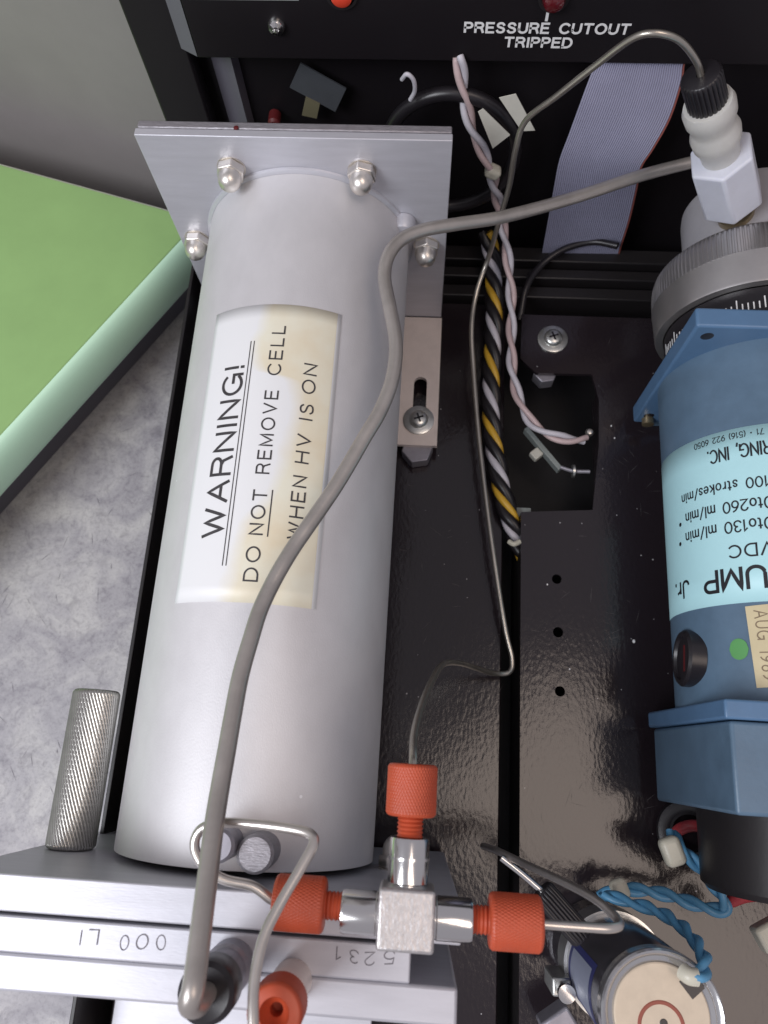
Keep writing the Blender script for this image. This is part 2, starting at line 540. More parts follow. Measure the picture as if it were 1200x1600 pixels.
S_CAP = soft([(0.62, 0.80), (0.52, 0.95), (0.33, 1.0), (0.13, 0.93), (0.06, 0.75), (0.16, 0.60), (0.35, 0.52), (0.56, 0.43), (0.65, 0.25), (0.55, 0.06), (0.33, 0.0), (0.12, 0.05), (0.02, 0.20)])
S_LOW = soft([(0.36, 0.50), (0.29, 0.62), (0.19, 0.65), (0.07, 0.60), (0.05, 0.47), (0.19, 0.35), (0.34, 0.27), (0.37, 0.12), (0.28, 0.02), (0.17, 0.0), (0.06, 0.04), (0.0, 0.15)])
GLYPH = {
    'A': (0.80, [[(0, 0), (0.40, 1), (0.80, 0)], [(0.15, 0.35), (0.65, 0.35)]]),
    'C': (0.80, [arc_pts(0.44, 0.5, 0.44, 0.5, 42, 318, 22)]),
    'D': (0.76, [[(0, 0), (0, 1)] + arc_pts(0.32, 0.5, 0.44, 0.5, 90, -90, 16) + [(0, 0), (0, 0.1)]]),
    'E': (0.62, [[(0.62, 1), (0, 1), (0, 0), (0.64, 0)], [(0, 0.53), (0.56, 0.53)]]),
    'G': (0.86, [arc_pts(0.44, 0.5, 0.44, 0.5, 42, 318, 22), [(0.50, 0.45), (0.86, 0.45), (0.86, 0.0)]]),
    'H': (0.72, [[(0, 0), (0, 1)], [(0.72, 0), (0.72, 1)], [(0, 0.53), (0.72, 0.53)]]),
    'I': (0.06, [[(0.03, 0), (0.03, 1)]]),
    'J': (0.44, [[(0.40, 1), (0.40, 0.25)] + arc_pts(0.20, 0.22, 0.20, 0.22, 0, -180, 10)]),
    'L': (0.56, [[(0, 1), (0, 0), (0.56, 0)]]),
    'M': (0.84, [[(0, 0), (0, 1), (0.42, 0.08), (0.84, 1), (0.84, 0)]]),
    'N': (0.72, [[(0, 0), (0, 1), (0.72, 0), (0.72, 1)]]),
    'O': (0.90, [arc_pts(0.45, 0.5, 0.45, 0.5, 90, 452, 30)]),
    'P': (0.64, [[(0, 0), (0, 1), (0.38, 1)] + arc_pts(0.38, 0.74, 0.26, 0.26, 90, -90, 10) + [(0, 0.48)]]),
    'R': (0.70, [[(0, 0), (0, 1), (0.42, 1)] + arc_pts(0.42, 0.75, 0.25, 0.25, 90, -90, 10) + [(0, 0.50)], [(0.40, 0.50), (0.56, 0.40), (0.62, 0.22), (0.70, 0)]]),
    'S': (0.68, [S_CAP]),
    'T': (0.74, [[(0, 1), (0.74, 1)], [(0.37, 1), (0.37, 0)]]),
    'U': (0.72, [[(0, 1), (0, 0.32)] + arc_pts(0.36, 0.34, 0.36, 0.34, 180, 360, 12) + [(0.72, 1)]]),
    'V': (0.76, [[(0, 1), (0.38, 0), (0.76, 1)]]),
    'W': (1.06, [[(0, 1), (0.27, 0), (0.53, 0.95), (0.79, 0), (1.06, 1)]]),
    '!': (0.06, [[(0.03, 1), (0.03, 0.30)], [(0.03, 0.10), (0.03, 0.0)]]),
    '.': (0.06, [[(0.03, 0.09), (0.03, 0.0)]]),
    ',': (0.08, [[(0.06, 0.09), (0.0, -0.14)]]),
    '/': (0.40, [[(0, -0.08), (0.40, 1.02)]]),
    '*': (0.26, [[(0.13, 0.95), (0.13, 0.65)], [(0.0, 0.87), (0.26, 0.73)], [(0.0, 0.73), (0.26, 0.87)]]),
    '(': (0.18, [arc_pts(0.42, 0.45, 0.40, 0.66, 125, 235, 8)]),
    ')': (0.18, [arc_pts(-0.22, 0.45, 0.40, 0.66, 55, -55, 8)]),
    '\u2022': (0.22, [[(0.02, 0.5), (0.20, 0.5)], [(0.11, 0.59), (0.11, 0.41)]]),
    '0': (0.62, [arc_pts(0.31, 0.5, 0.31, 0.5, 90, 452, 24)]),
    '1': (0.30, [[(0.02, 0.78), (0.24, 1), (0.24, 0)]]),
    '2': (0.62, [arc_pts(0.31, 0.71, 0.29, 0.29, 165, -30, 12) + [(0.02, 0.0), (0.62, 0.0)]]),
    '3': (0.60, [arc_pts(0.29, 0.755, 0.25, 0.245, 160, -80, 12), arc_pts(0.29, 0.265, 0.30, 0.265, 85, -160, 14)]),
    '5': (0.60, [[(0.55, 1), (0.12, 1), (0.06, 0.52)] + arc_pts(0.30, 0.32, 0.30, 0.32, 130, -155, 16)]),
    '6': (0.60, [[(0.50, 0.98), (0.30, 0.88), (0.10, 0.62), (0.02, 0.36)] + arc_pts(0.31, 0.31, 0.29, 0.31, 180, 530, 20)]),
    '7': (0.58, [[(0, 1), (0.58, 1), (0.20, 0)]]),
    '8': (0.60, [arc_pts(0.30, 0.755, 0.24, 0.245, 90, 450, 20), arc_pts(0.30, 0.255, 0.29, 0.255, 90, 450, 20)]),
    '9': (0.60, [arc_pts(0.29, 0.69, 0.29, 0.31, 0, 350, 20) + [(0.58, 0.64), (0.50, 0.38), (0.30, 0.12), (0.10, 0.02)]]),
    's': (0.38, [S_LOW]),
    't': (0.30, [[(0.14, 0.90), (0.14, 0.12), (0.20, 0.02), (0.30, 0.0)], [(0.0, 0.66), (0.28, 0.66)]]),
    'r': (0.28, [[(0.03, 0), (0.03, 0.66)], [(0.03, 0.40), (0.12, 0.58), (0.28, 0.64)]]),
    'o': (0.50, [arc_pts(0.25, 0.33, 0.25, 0.33, 90, 452, 20)]),
    'k': (0.44, [[(0.03, 0), (0.03, 1)], [(0.42, 0.66), (0.03, 0.28)], [(0.17, 0.40), (0.44, 0)]]),
    'e': (0.48, [[(0.02, 0.35), (0.48, 0.35)] + arc_pts(0.25, 0.33, 0.235, 0.33, 12, 318, 18)]),
    'm': (0.76, [[(0.03, 0), (0.03, 0.66)], [(0.03, 0.42)] + arc_pts(0.21, 0.46, 0.18, 0.20, 170, 0, 8) + [(0.39, 0)], [(0.39, 0.42)] + arc_pts(0.57, 0.46, 0.18, 0.20, 170, 0, 8) + [(0.75, 0)]]),
    'i': (0.08, [[(0.04, 0), (0.04, 0.66)], [(0.04, 0.84), (0.04, 0.95)]]),
    'n': (0.44, [[(0.03, 0), (0.03, 0.66)], [(0.03, 0.42)] + arc_pts(0.22, 0.45, 0.19, 0.21, 170, 0, 8) + [(0.41, 0)]]),
    'l': (0.08, [[(0.04, 0), (0.04, 1)]]),
}

def stroke_poly(pts, pen):
    """left and right rails of a pen stroke of the given width, mitred"""
    P = [Vector((x, y)) for x, y in pts]
    Q = [P[0]]
    for p in P[1:]:
        if (p - Q[-1]).length > 1e-5:
            Q.append(p)
    n = len(Q)
    closed = n > 3 and (Q[0] - Q[-1]).length < pen * 0.6
    out = []
    for i in range(n):
        a = (Q[i] - Q[i - 1]).normalized() if i else None
        b = (Q[i + 1] - Q[i]).normalized() if i < n - 1 else None
        if a is None:
            a = b
        if b is None:
            b = a
        na = Vector((-a.y, a.x))
        nb = Vector((-b.y, b.x))
        m = na + nb
        m = m.normalized() if m.length > 1e-4 else na
        k = min(1.7, 1 / max(0.35, m.dot(na)))
        p = Q[i].copy()
        if not closed:
            if i == 0:
                p -= b * pen * 0.35
            if i == n - 1:
                p += a * pen * 0.35
        out.append((p + m * pen * 0.5 * k, p - m * pen * 0.5 * k))
    return out

def lettering(lines, mapping, bars=()):
    """one mesh of several lines of pen strokes; line = (text, u0, v0, width, cap, gap, pen): gap between letters and
    pen width as shares of the cap height; bars = (u0, u1, v0, v1); mapping(u, v, lift) puts them on the surface"""
    bm = bmesh.new()
    for s, u0, v0, w, cap, gap, pen in lines:
        x = 0.0
        strokes = []
        for ch in s:
            if ch == ' ':
                x += 0.42 + gap
                continue
            adv, polys = GLYPH[ch]
            for p in polys:
                strokes.append([(x + a, b) for a, b in p])
            x += adv + gap
        total = x - gap
        kx = (w / total) / cap if w else 1.0
        for q, p in enumerate(strokes):
            fine = []
            for (xa, ya), (xb, yb) in zip(p, p[1:]):
                m = max(1, int(math.hypot(xb - xa, yb - ya) * cap / 0.09))
                fine += [((xa + (xb - xa) * i / m) * kx, ya + (yb - ya) * i / m) for i in range(m)]
            fine.append((p[-1][0] * kx, p[-1][1]))
            rails = stroke_poly(fine, pen)
            lift = 0.0007 * (q % 5)
            prev = None
            for l, r in rails:
                pair = (bm.verts.new(mapping(u0 + l.x * cap, v0 + l.y * cap, lift)), bm.verts.new(mapping(u0 + r.x * cap, v0 + r.y * cap, lift)))
                if prev:
                    bm.faces.new((prev[0], prev[1], pair[1], pair[0]))
                prev = pair
    for u0, u1, v0, v1 in bars:
        n = max(1, int(abs(u1 - u0) / 0.25))
        for i in range(n):
            a = u0 + (u1 - u0) * i / n
            b = u0 + (u1 - u0) * (i + 1) / n
            bm.faces.new([bm.verts.new(mapping(*q, 0.0)) for q in ((a, v0), (b, v0), (b, v1), (a, v1))])
    return bm

def print_on(name, bm, m, parent):
    o = obj(name, bm, m, parent, smooth=0)
    o['kind'] = 'stuff'
    return o

# ================================================================ SETTING
bm = box(-70, 60, -60, 30, -8.4, -7.4)
bench = structure(obj('bench_top', bm, bench_m, smooth=0))
bm = bmesh.new()
for k in range(70):
    x, y, a, L = random.uniform(-11, -4), random.uniform(-16, 1), random.uniform(0.4, 1.5) * random.choice((1, -1)), random.uniform(0.15, 0.6)
    w = random.uniform(0.006, 0.014)
    dx, dy = math.cos(a), math.sin(a)
    q = [(x, y), (x + dx * L * 0.5 - dy * w, y + dy * L * 0.5 + dx * w), (x + dx * L, y + dy * L), (x + dx * L * 0.5 + dy * w, y + dy * L * 0.5 - dx * w)]
    bm.faces.new([bm.verts.new((p[0], p[1], -7.396)) for p in q])
o = obj('bench_scratches', bm, mat('bench_scratch', (0.16, 0.15, 0.17), 0.7), bench, smooth=0)
o['kind'] = 'stuff'
bm = box(-34, 0, 0, 14, -7.39, 26, M=Matrix.Translation((-3.2, 5.15, 0)) @ Matrix.Rotation(-0.29, 4, 'Z'))
tag(obj('grey_cabinet', bm, wall_grey, smooth=20, bevel=0.15), 'plain grey cabinet side standing behind the green binder', 'cabinet')

# ================================================================ INSTRUMENT CASE
case = thing('instrument_case', 'open black painted steel instrument case holding the tube, wiring and pump', 'instrument case', (5, -7, -7.39))
obj('floor_pan', box(-3.8, 17, -24, 3.25, -7.38, -5.6), floor_black, case)
obj('side_rail', box(-3.92, -3.82, -24, 3.2, -7.38, -2.25), black_satin, case, bevel=0.02)
obj('base_plate', box(-3.6, 5.47, -24, 0.9, -4.0, -3.9), black_gloss, case, bevel=0.03)

# raised pump plate with its notch and holes
notch = [(5.90, 0.18), (16.5, 0.18), (16.5, -24), (5.90, -24), (5.90, -6.03), (7.84, -5.88), (8.06, -3.95), (8.10, -2.55), (7.92, -1.74), (6.32, -1.76), (5.86, -1.3)]
me = outline_plate([notch, circle(6.85, -7.86, 0.13, 20, True), circle(6.87, -9.27, 0.135, 20, True), circle(6.90, -10.77, 0.13, 20, True)], -3.42, -3.3)
plate = finish('pump_plate', me, black_gloss, case, bevel=0.02)
obj('plate_flange', box(5.90, 5.98, -24, -6.06, -5.3, -3.43), black_satin, case)
obj('notch_lip', box(8.12, 8.2, -5.6, -2.2, -4.3, -3.43), black_gloss, case)
bm = bmesh.new()
for x, y, r in ((8.80, -9.40, 0.04), (8.42, -3.35, 0.022), (8.50, -3.72, 0.02), (6.60, -8.02, 0.02), (7.15, -10.2, 0.02)):
    prism(bm, [(x + r * math.cos(a) * random.uniform(0.8, 1.2), y + r * 1.2 * math.sin(a)) for a in [2 * PI * k / 8 for k in range(8)]], -3.31, -3.292)
obj('paint_chips', bm, white_print, plate)['kind'] = 'stuff'

def scuffs(name, parent, x0, x1, y0, y1, z, n):
    bm = bmesh.new()
    for k in range(n):
        x, y, a, L = random.uniform(x0, x1), random.uniform(y0, y1), random.uniform(0, PI), random.uniform(0.08, 0.55)
        w = random.uniform(0.003, 0.007)
        dx, dy = math.cos(a), math.sin(a)
        q = [(x, y), (x + dx * L * 0.5 - dy * w, y + dy * L * 0.5 + dx * w), (x + dx * L, y + dy * L), (x + dx * L * 0.5 + dy * w, y + dy * L * 0.5 - dx * w)]
        bm.faces.new([bm.verts.new((p[0], p[1], z)) for p in q])
    o = obj(name, bm, mat('scuffed_paint', (0.075, 0.068, 0.07), 0.5), parent, smooth=0)
    o['kind'] = 'stuff'
scuffs('scuff_marks', plate, 6.3, 9.0, -14.0, -6.6, -3.2965, 26)
scuffs('scuff_marks', plate, 8.3, 9.6, -6.5, -0.4, -3.2965, 12)
scuffs('scuff_marks', case, 2.8, 5.3, -13.5, -4.6, -3.8965, 22)

# sill rails across the back
for y0, y1, z0, z1 in ((0.95, 1.35, -4.6, -3.55), (1.5, 1.85, -4.6, -3.35), (2.0, 2.5, -4.6, -3.2)):
    obj('sill_rail', box(-3.7, 16.5, y0, y1, z0, z1), black_satin, case, bevel=0.04)
obj('rear_panel', box(-3.93, 16.5, 3.3, 3.42, -7.38, 9.0), black_panel, case)
obj('frame_post', box(-3.93, -2.72, 2.75, 3.28, -7.38, 9.0), black_panel, case, bevel=0.06)

# upper front panel carrying the lettering
panel = obj('indicator_panel', box(-2.44, 16.5, 2.5, 2.72, 3.25, 9.0), black_panel, case, bevel=0.03)
bm = prism(bmesh.new(), [(-2.45, 2.74), (-2.86, 2.74), (-2.45, 2.50)], 3.28, 9.0)
obj('panel_sheen_edge', bm, sheen_grey, panel)  # lighter strip along the panel's left edge, shaped in place of a reflection
bm = prism(bmesh.new(), [(-1.75, 3.295), (-2.42, 3.295), (-1.85, 3.02)], -4.5, 3.2)
obj('rear_sheen_strip', bm, sheen_grey, case)  # added strip, a reflection on the rear panel built as shape and colour
lm = lambda u, v, t: (u, 2.492 - t, v)
bm = lettering([('PRESSURE CUTOUT', 3.66, 3.99, 3.50, 0.215, 0.33, 0.235), ('TRIPPED', 4.56, 3.65, 1.44, 0.215, 0.33, 0.235)], lm,
               bars=[(5.34, 5.40, 4.26, 4.47)])
print_on('panel_lettering', bm, white_print, panel)
obj('white_strip', box(-2.40, 0.12, 2.47, 2.495, 4.685, 5.3), pcb_grey, panel)
MF = frame((1.04, 2.5, 4.84), (0, -1, 0))
b = obj('red_button', lathe(bmesh.new(), [(0.25, 0), (0.25, 0.06), (0.22, 0.14), (0.13, 0.19), (0, 0.2)], MF, 32), red_led, panel)
obj('bezel', lathe(bmesh.new(), [(0.28, 0.0), (0.34, 0.0), (0.34, 0.06), (0.28, 0.06)], MF, 32), black_satin, b)
MF = frame((5.44, 2.5, 4.80), (0, -1, 0))
b = obj('red_lens', lathe(bmesh.new(), [(0.24, 0), (0.24, 0.10), (0.20, 0.20), (0.11, 0.25), (0, 0.26)], MF, 32), dark_led, panel)
obj('bezel', lathe(bmesh.new(), [(0.25, 0.0), (0.32, 0.0), (0.32, 0.05), (0.25, 0.05)], MF, 32), black_satin, b)
MF = frame((-0.46, 2.5, 4.09), (0, -1, 0))
obj('panel_screw', lathe(bmesh.new(), [(0.20, 0), (0.20, 0.05), (0.16, 0.12), (0.07, 0.15), (0.05, 0.09), (0, 0.09)], MF, 24), chrome, panel)

# pan-head screws with washers
def cross_screw(at, parent, washer=0.44, head=0.27):
    Mx = Matrix.Translation(Vector(at))
    w = obj('washer', lathe(bmesh.new(), [(0.12, 0.0), (washer, 0.0), (washer, 0.05), (washer - 0.03, 0.065), (0.12, 0.065)], Mx, 40), zinc, parent)
    o = obj('screw_head', lathe(bmesh.new(), [(head, 0.065), (head, 0.12), (head * 0.92, 0.17), (head * 0.66, 0.215), (0, 0.225)], Mx, 36), zinc, w)
    bm = bmesh.new()
    for a in (0.35, 0.35 + PI / 2):
        R = Mx @ Matrix.Rotation(a, 4, 'Z')
        bx(bm, -0.14, 0.14, -0.026, 0.026, 0.15, 0.229, R)
    obj('cross_slot', bm, black_plastic, w, smooth=0)
    return w
cross_screw((6.80, -0.64, -3.3), case)
def hexnut(name, at, r, h, m, parent, axis=(0, 0, 1), rot=0.2):
    return obj(name, prism(bmesh.new(), [(r * math.cos(rot + PI / 3 * k), r * math.sin(rot + PI / 3 * k)) for k in range(6)], 0, h, frame(at, axis)), m, parent, smooth=20, bevel=0.03)
hexnut('hex_spacer', (6.62, -1.62, -3.9), 0.36, 0.44, zinc_dull, case)
hexnut('hex_spacer', (2.98, -4.22, -3.88), 0.46, 0.44, zinc_dull, case)
obj('grey_tab', box(5.70, 6.25, -6.15, -5.72, -3.9, -3.86, M=None), pcb_grey, case)

# ================================================================ ABSORPTION CELL
cell = thing('absorption_cell', 'long blasted aluminium tube between bolted square end flanges with a stained warning label', 'metal tube', (0, -7, -3.9))
R = 2.55
ct = obj('cell_tube', lathe(bmesh.new(), [(R - 0.25, 0.0), (R, 0.0), (R, 7.0), (R, 14.6), (R - 0.25, 14.6)], frame((0, 0.02, 0), (0, -1, 0)), 160), alu_blast, cell)
obj('weld_bead', lathe(bmesh.new(), [(R + 0.005, 0.0), (R + 0.10, 0.0), (R + 0.085, 0.05), (R + 0.03, 0.09), (R + 0.004, 0.10)], frame((0, -0.002, 0), (0, -1, 0)), 128), alu_plate, ct)

# rear flange: two plates, the front one bent forward at the bottom into a slotted foot
obj('rear_flange', box(-3.46, 3.5, 0.0, 0.195, -3.32, 3.5), alu_plate, cell, bevel=0.02)
fo = obj('flange_edge', box(-3.43, 3.48, 0.225, 0.42, -3.3, 3.49), alu_edge, cell, bevel=0.03)
obj('red_dot', lathe(bmesh.new(), [(0.055, -0.01), (0.055, 0.012), (0.03, 0.022), (0, 0.024)], frame((-1.22, 0.24, 3.5), (0, 0, 1)), 16), tag_red, fo)
me = outline_plate([[(2.1, -0.03), (3.52, -0.03), (3.53, -4.18), (2.1, -4.18)], slot(2.98, -3.62, -2.02, 0.19)[::-1]], -3.44, -3.3)
foot = finish('flange_foot', me, alu_foot, cell, bevel=0.03)
bm = lathe(bmesh.new(), [(0.32, 0), (0.32, 1.4), (0.22, 1.42)], frame((2.11, -0.05, -3.04), (1, 0, 0)), 40)
bmesh.ops.delete(bm, geom=[v for v in bm.verts if v.co.z > -3.0 or v.co.y < -0.30], context='VERTS')
bm.free()
cross_screw((2.98, -3.42, -3.295), foot)

# domed nuts
def dome_nut(at, axis, parent, rot=0.3):
    Mx = frame(at, axis)
    hx = [(0.34 * math.cos(rot + PI / 3 * k), 0.34 * math.sin(rot + PI / 3 * k)) for k in range(6)]
    o = obj('dome_nut', prism(bmesh.new(), hx, 0.03, 0.25, Mx), nickel, parent, smooth=20, bevel=0.035, segs=3)
    obj('dome', lathe(bmesh.new(), [(0.265, 0.24), (0.265, 0.38), (0.245, 0.46), (0.20, 0.54), (0.13, 0.60), (0.05, 0.625), (0, 0.627)], Mx, 32), nickel, o)
    obj('flat_washer', lathe(bmesh.new(), [(0.1, 0.0), (0.33, 0.0), (0.33, 0.03), (0.1, 0.03)], Mx, 32), nickel, o)
    return o
first = None
for k, (x, z) in enumerate(((-1.5, 2.6), (1.5, 2.6), (-3.0, 0.05), (3.0, 0.05))):
    dome_nut((x, 0.0, z), (0, -1, 0), cell, rot=(0.3, 0.75, 0.1, 0.5)[k])
dome_nut((3.0, -14.7, 0.05), (0, 1, 0), cell, rot=0.0)
for (x, y, z), r, mm in (((0.743, -14.231, 3.050), 0.31, alu_edge), ((0.163, -14.121, 3.250), 0.27, zinc_dull)):
    b = obj('gas_port', lathe(bmesh.new(), [(0.15, 2.2), (r, 2.2), (r, z - 0.05), (r - 0.05, z), (0, z)], Matrix.Translation((x, y, 0)), 40), mm, cell)
obj('side_lug', lathe(bmesh.new(), [(0, 0), (0.30, 0.0), (0.30, 0.22), (0.24, 0.34), (0.12, 0.40), (0, 0.41)], frame((2.42, -0.01, 0.93), (0, -1, 0)), 28), alu_plate, cell)

# near end: flange, spacer block, end plate
obj('near_flange', box(-4.12, 4.11, -15.24, -14.70, -3.4, 3.5), alu_plate, cell, bevel=0.03)
sb = obj('spacer_block', box(-4.08, 3.36, -15.80, -15.29, -3.4, 3.49), alu_plate, cell, bevel=0.03)
obj('end_plate', box(-4.09, 4.08, -16.33, -15.803, -3.4, 3.475), alu_plate, cell, bevel=0.05)
obj('near_foot', box(-3.35, 2.6, -19.0, -16.34, -3.44, -3.3), alu_plate, cell, bevel=0.03)
# hand-scribed marks, read from the other side
def scribe(s, x_right, y_base, w, cap, jit):
    return lettering([(s, 0, 0, w, cap, 0.5, 0.085)], lambda u, v, t: (x_right - u + 0.02 * math.sin(9 * u + jit), y_base - v + 0.025 * math.sin(7 * u + jit), 3.4955 + t))
print_on('scribed_marks', scribe('000 LI', -0.42, -15.42, 1.32, 0.20, 0.3), scribed, sb)
print_on('scribed_marks', scribe('5231', 3.10, -15.40, 0.88, 0.17, 1.7), scribed, sb)

# knurled thumb screw behind the near flange
Mk = frame((-3.42, -14.69, 0.45), (0, 1, 0))
obj('thumb_screw', knurl(bmesh.new(), 0.475, 0, 3.06, 44, 6.5, 0.032, Mk, 352, 120, 0.07), knurl_metal, cell, smooth=60)

# warning label wrapped on the tube
RL = R + 0.012
def on_cell(y, arc, lift=0.0):
    return ((RL + lift) * math.sin(arc / RL), y, (RL + lift) * math.cos(arc / RL))
bm = bmesh.new()
uvl = bm.loops.layers.uv.new('UVMap')
a0, a1, y0, y1 = -1.62, 1.34, -10.0, -3.54
NU, NV = 24, 20
grid = [[bm.verts.new(on_cell(y0 + (y1 - y0) * j / NV, a0 + (a1 - a0) * i / NU)) for i in range(NU + 1)] for j in range(NV + 1)]
for j in range(NV):
    for i in range(NU):
        f = bm.faces.new((grid[j][i], grid[j][i + 1], grid[j + 1][i + 1], grid[j + 1][i]))
        for l, (ii, jj) in zip(f.loops, ((i, j), (i + 1, j), (i + 1, j + 1), (i, j + 1))):
            l[uvl].uv = (ii / NU, jj / NV)
wl = obj('warning_label', bm, stained, cell)
md = wl.modifiers.new('thickness', 'SOLIDIFY')
md.thickness = 0.010
md.offset = -1
cm = lambda u, v, t: on_cell(u, -v, 0.006 + t)
bm = lettering([('WARNING!', -8.70, 0.66, 3.70, 0.44, 0.30, 0.145),
                ('DO', -9.58, -0.155, 0.66, 0.255, 0.42, 0.135), ('NOT', -8.66, -0.155, 0.90, 0.255, 0.42, 0.135),
                ('REMOVE', -7.40, -0.150, 1.80, 0.255, 0.42, 0.135), ('CELL', -5.22, -0.145, 1.14, 0.255, 0.42, 0.135),
                ('WHEN', -8.68, -0.90, 1.28, 0.255, 0.42, 0.135), ('HV', -7.10, -0.90, 0.60, 0.255, 0.42, 0.135),
                ('IS', -6.16, -0.895, 0.34, 0.255, 0.42, 0.135), ('ON', -5.56, -0.89, 0.66, 0.255, 0.42, 0.135)], cm,
               bars=[(-9.30, -4.42, 0.55, 0.57), (-9.30, -4.42, 0.475, 0.495), (-8.70, -7.74, -0.275, -0.250)])
print_on('lettering', bm, ink_soft, wl)

# ================================================================ THICK GREY TUBE
t = thing('bent_grey_tube', 'thick dull grey tube bending over the aluminium cell from white hex fitting to black nut', 'tube', (0.5, -15.9, 5.0))
pts = [(9.966, 2.031, 1.000), (9.488, 1.900, 1.000), (8.198, 1.410, 1.050), (6.577, 0.557, 1.250), (4.834, -0.466, 1.750), (3.713, -1.037, 2.150), (2.930, -1.433, 2.400), (2.452, -1.796, 2.500), (2.214, -2.273, 2.550), (2.176, -2.811, 2.550), (2.331, -3.553, 2.600), (2.498, -4.346, 2.650), (2.519, -4.955, 2.700), (2.448, -5.521, 2.750), (2.268, -6.120, 2.800), (2.037, -6.636, 2.850), (1.793, -7.207, 2.900), (1.554, -7.736, 2.950), (1.317, -8.202, 3.000), (1.106, -8.605, 3.050), (0.909, -8.987, 3.100), (0.731, -9.409, 3.200), (0.573, -9.819, 3.250), (0.446, -10.272, 3.350), (0.384, -10.760, 3.500), (0.319, -11.434, 3.700), (0.327, -12.088, 3.950), (0.352, -12.649, 4.200), (0.367, -13.167, 4.400), (0.405, -13.648, 4.650), (0.462, -14.160, 4.900), (0.529, -14.670, 5.200), (0.598, -15.207, 5.500), (0.630, -15.490, 5.650)]
ex, ey, ez = (0.639, -15.723, 4.950)
last = Vector(pts[-1])
pts += [(ex - 0.05, (last.y + ey) / 2 - 0.07, 5.58), (ex, ey - 0.02, 5.38), (ex, ey, 5.1), (ex, ey, 4.7)]
obj('tube_run', tube(bmesh.new(), pts, 0.147, 20, 8), grey_tube_m, t, smooth=60)
bm = lathe(bmesh.new(), [(0, 4.93), (0.20, 4.97), (0.32, 5.0), (0.385, 4.95), (0.40, 4.87), (0.40, 4.52), (0.38, 4.47), (0.2, 4.47)], Matrix.Translation((ex, ey, 0)), 64)
nut = obj('black_nut', bm, black_plastic, t)
obj('metal_neck', lathe(bmesh.new(), [(0.1, 3.48), (0.36, 3.48), (0.36, 3.85), (0.31, 3.9), (0.31, 4.5), (0.1, 4.5)], Matrix.Translation((ex, ey, 0)), 40), zinc_dull, t)

# ================================================================ TEE FITTING WITH ORANGE NUTS
tee = thing('tee_fitting', 'steel tee block with three knurled orange nuts on top of the near flange', 'pipe fitting', (3.26, -14.77, 3.5))
tx, ty, tz = 3.26, -14.78, 4.05
obj('block', box(tx - 0.41, tx + 0.41, ty - 0.41, ty + 0.41, tz - 0.42, tz + 0.40), block_metal, tee, bevel=0.05, segs=3)
def orange_nut(parent, base, axis, neck_r, neck_l, knob_r, knob_l, hole=0.09):
    Mx = frame(base, axis)
    o = obj('knurled_nut', knurl(bmesh.new(), knob_r, neck_l, neck_l + knob_l, 50, 11.0, 0.011, Mx, 300, 60, 0.05, cross=True, hole=hole), orange, parent, smooth=60)
    prof = [(0.05, -0.12), (neck_r, -0.12)]
    h = -0.1
    k = 0
    while h < neck_l + 0.005:
        prof.append((neck_r if k % 2 == 0 else neck_r - 0.022, h))
        h += 0.03
        k += 1
    prof += [(neck_r, neck_l + 0.01), (0.05, neck_l + 0.01)]
    obj('threaded_neck', lathe(bmesh.new(), prof, Mx, 32), orange, o)
    return o
def arm(axis, length):
    a = Vector(axis)
    Mx = frame(Vector((tx, ty, tz)) + a * 0.40, axis)
    return obj('arm', lathe(bmesh.new(), [(0.1, -0.05), (0.285, -0.05), (0.285, 0.03), (0.30, 0.05), (0.30, length - 0.04), (0.285, length), (0.20, length), (0.20, length - 0.1), (0.1, length - 0.1)], Mx, 48), chrome, tee)
arm((1, 0, 0), 0.56)
arm((-1, 0, 0), 0.55)
arm((0, 1, 0), 0.66)
orange_nut(tee, (tx + 0.96, ty + 0.02, tz), (1, 0, 0), 0.20, 0.25, 0.385, 0.76)
orange_nut(tee, (tx - 0.95, ty + 0.06, tz), (-1, 0, 0), 0.20, 0.25, 0.385, 0.76)
orange_nut(tee, (tx, ty + 1.06, tz), (0, 1, 0), 0.20, 0.30, 0.385, 0.76)
obj('lock_ring', lathe(bmesh.new(), [(0.30, 0.36), (0.312, 0.36), (0.312, 0.40), (0.30, 0.40)], frame((tx, ty + 0.4, tz), (0, 1, 0)), 40), chrome, tee)

# upright orange nut on the end plate
qx, qy, qz = (1.589, -15.872, 5.050)
pf = thing('port_fitting', 'upright orange nut on a pale neck rising from the aluminium end plate', 'pipe fitting', (qx, qy, 3.48))
obj('pale_neck', lathe(bmesh.new(), [(0.1, 3.475), (0.30, 3.475), (0.30, 4.15), (0.33, 4.18), (0.33, 4.32), (0.22, 4.36), (0.22, 4.55), (0.1, 4.55)], Matrix.Translation((qx, qy, 0)), 40), alu_foot, pf)
o = obj('orange_nut', knurl(bmesh.new(), 0.375, 4.45, 5.05, 50, 11.0, 0.011, Matrix.Translation((qx, qy, 0)), 300, 60, 0.06, cross=True, hole=0.20), orange, pf, smooth=60)
obj('nut_socket', lathe(bmesh.new(), [(0.201, 5.052), (0.18, 4.95), (0.09, 4.85), (0.085, 4.6), (0.0, 4.6)], Matrix.Translation((qx, qy, 0)), 32), orange, o)

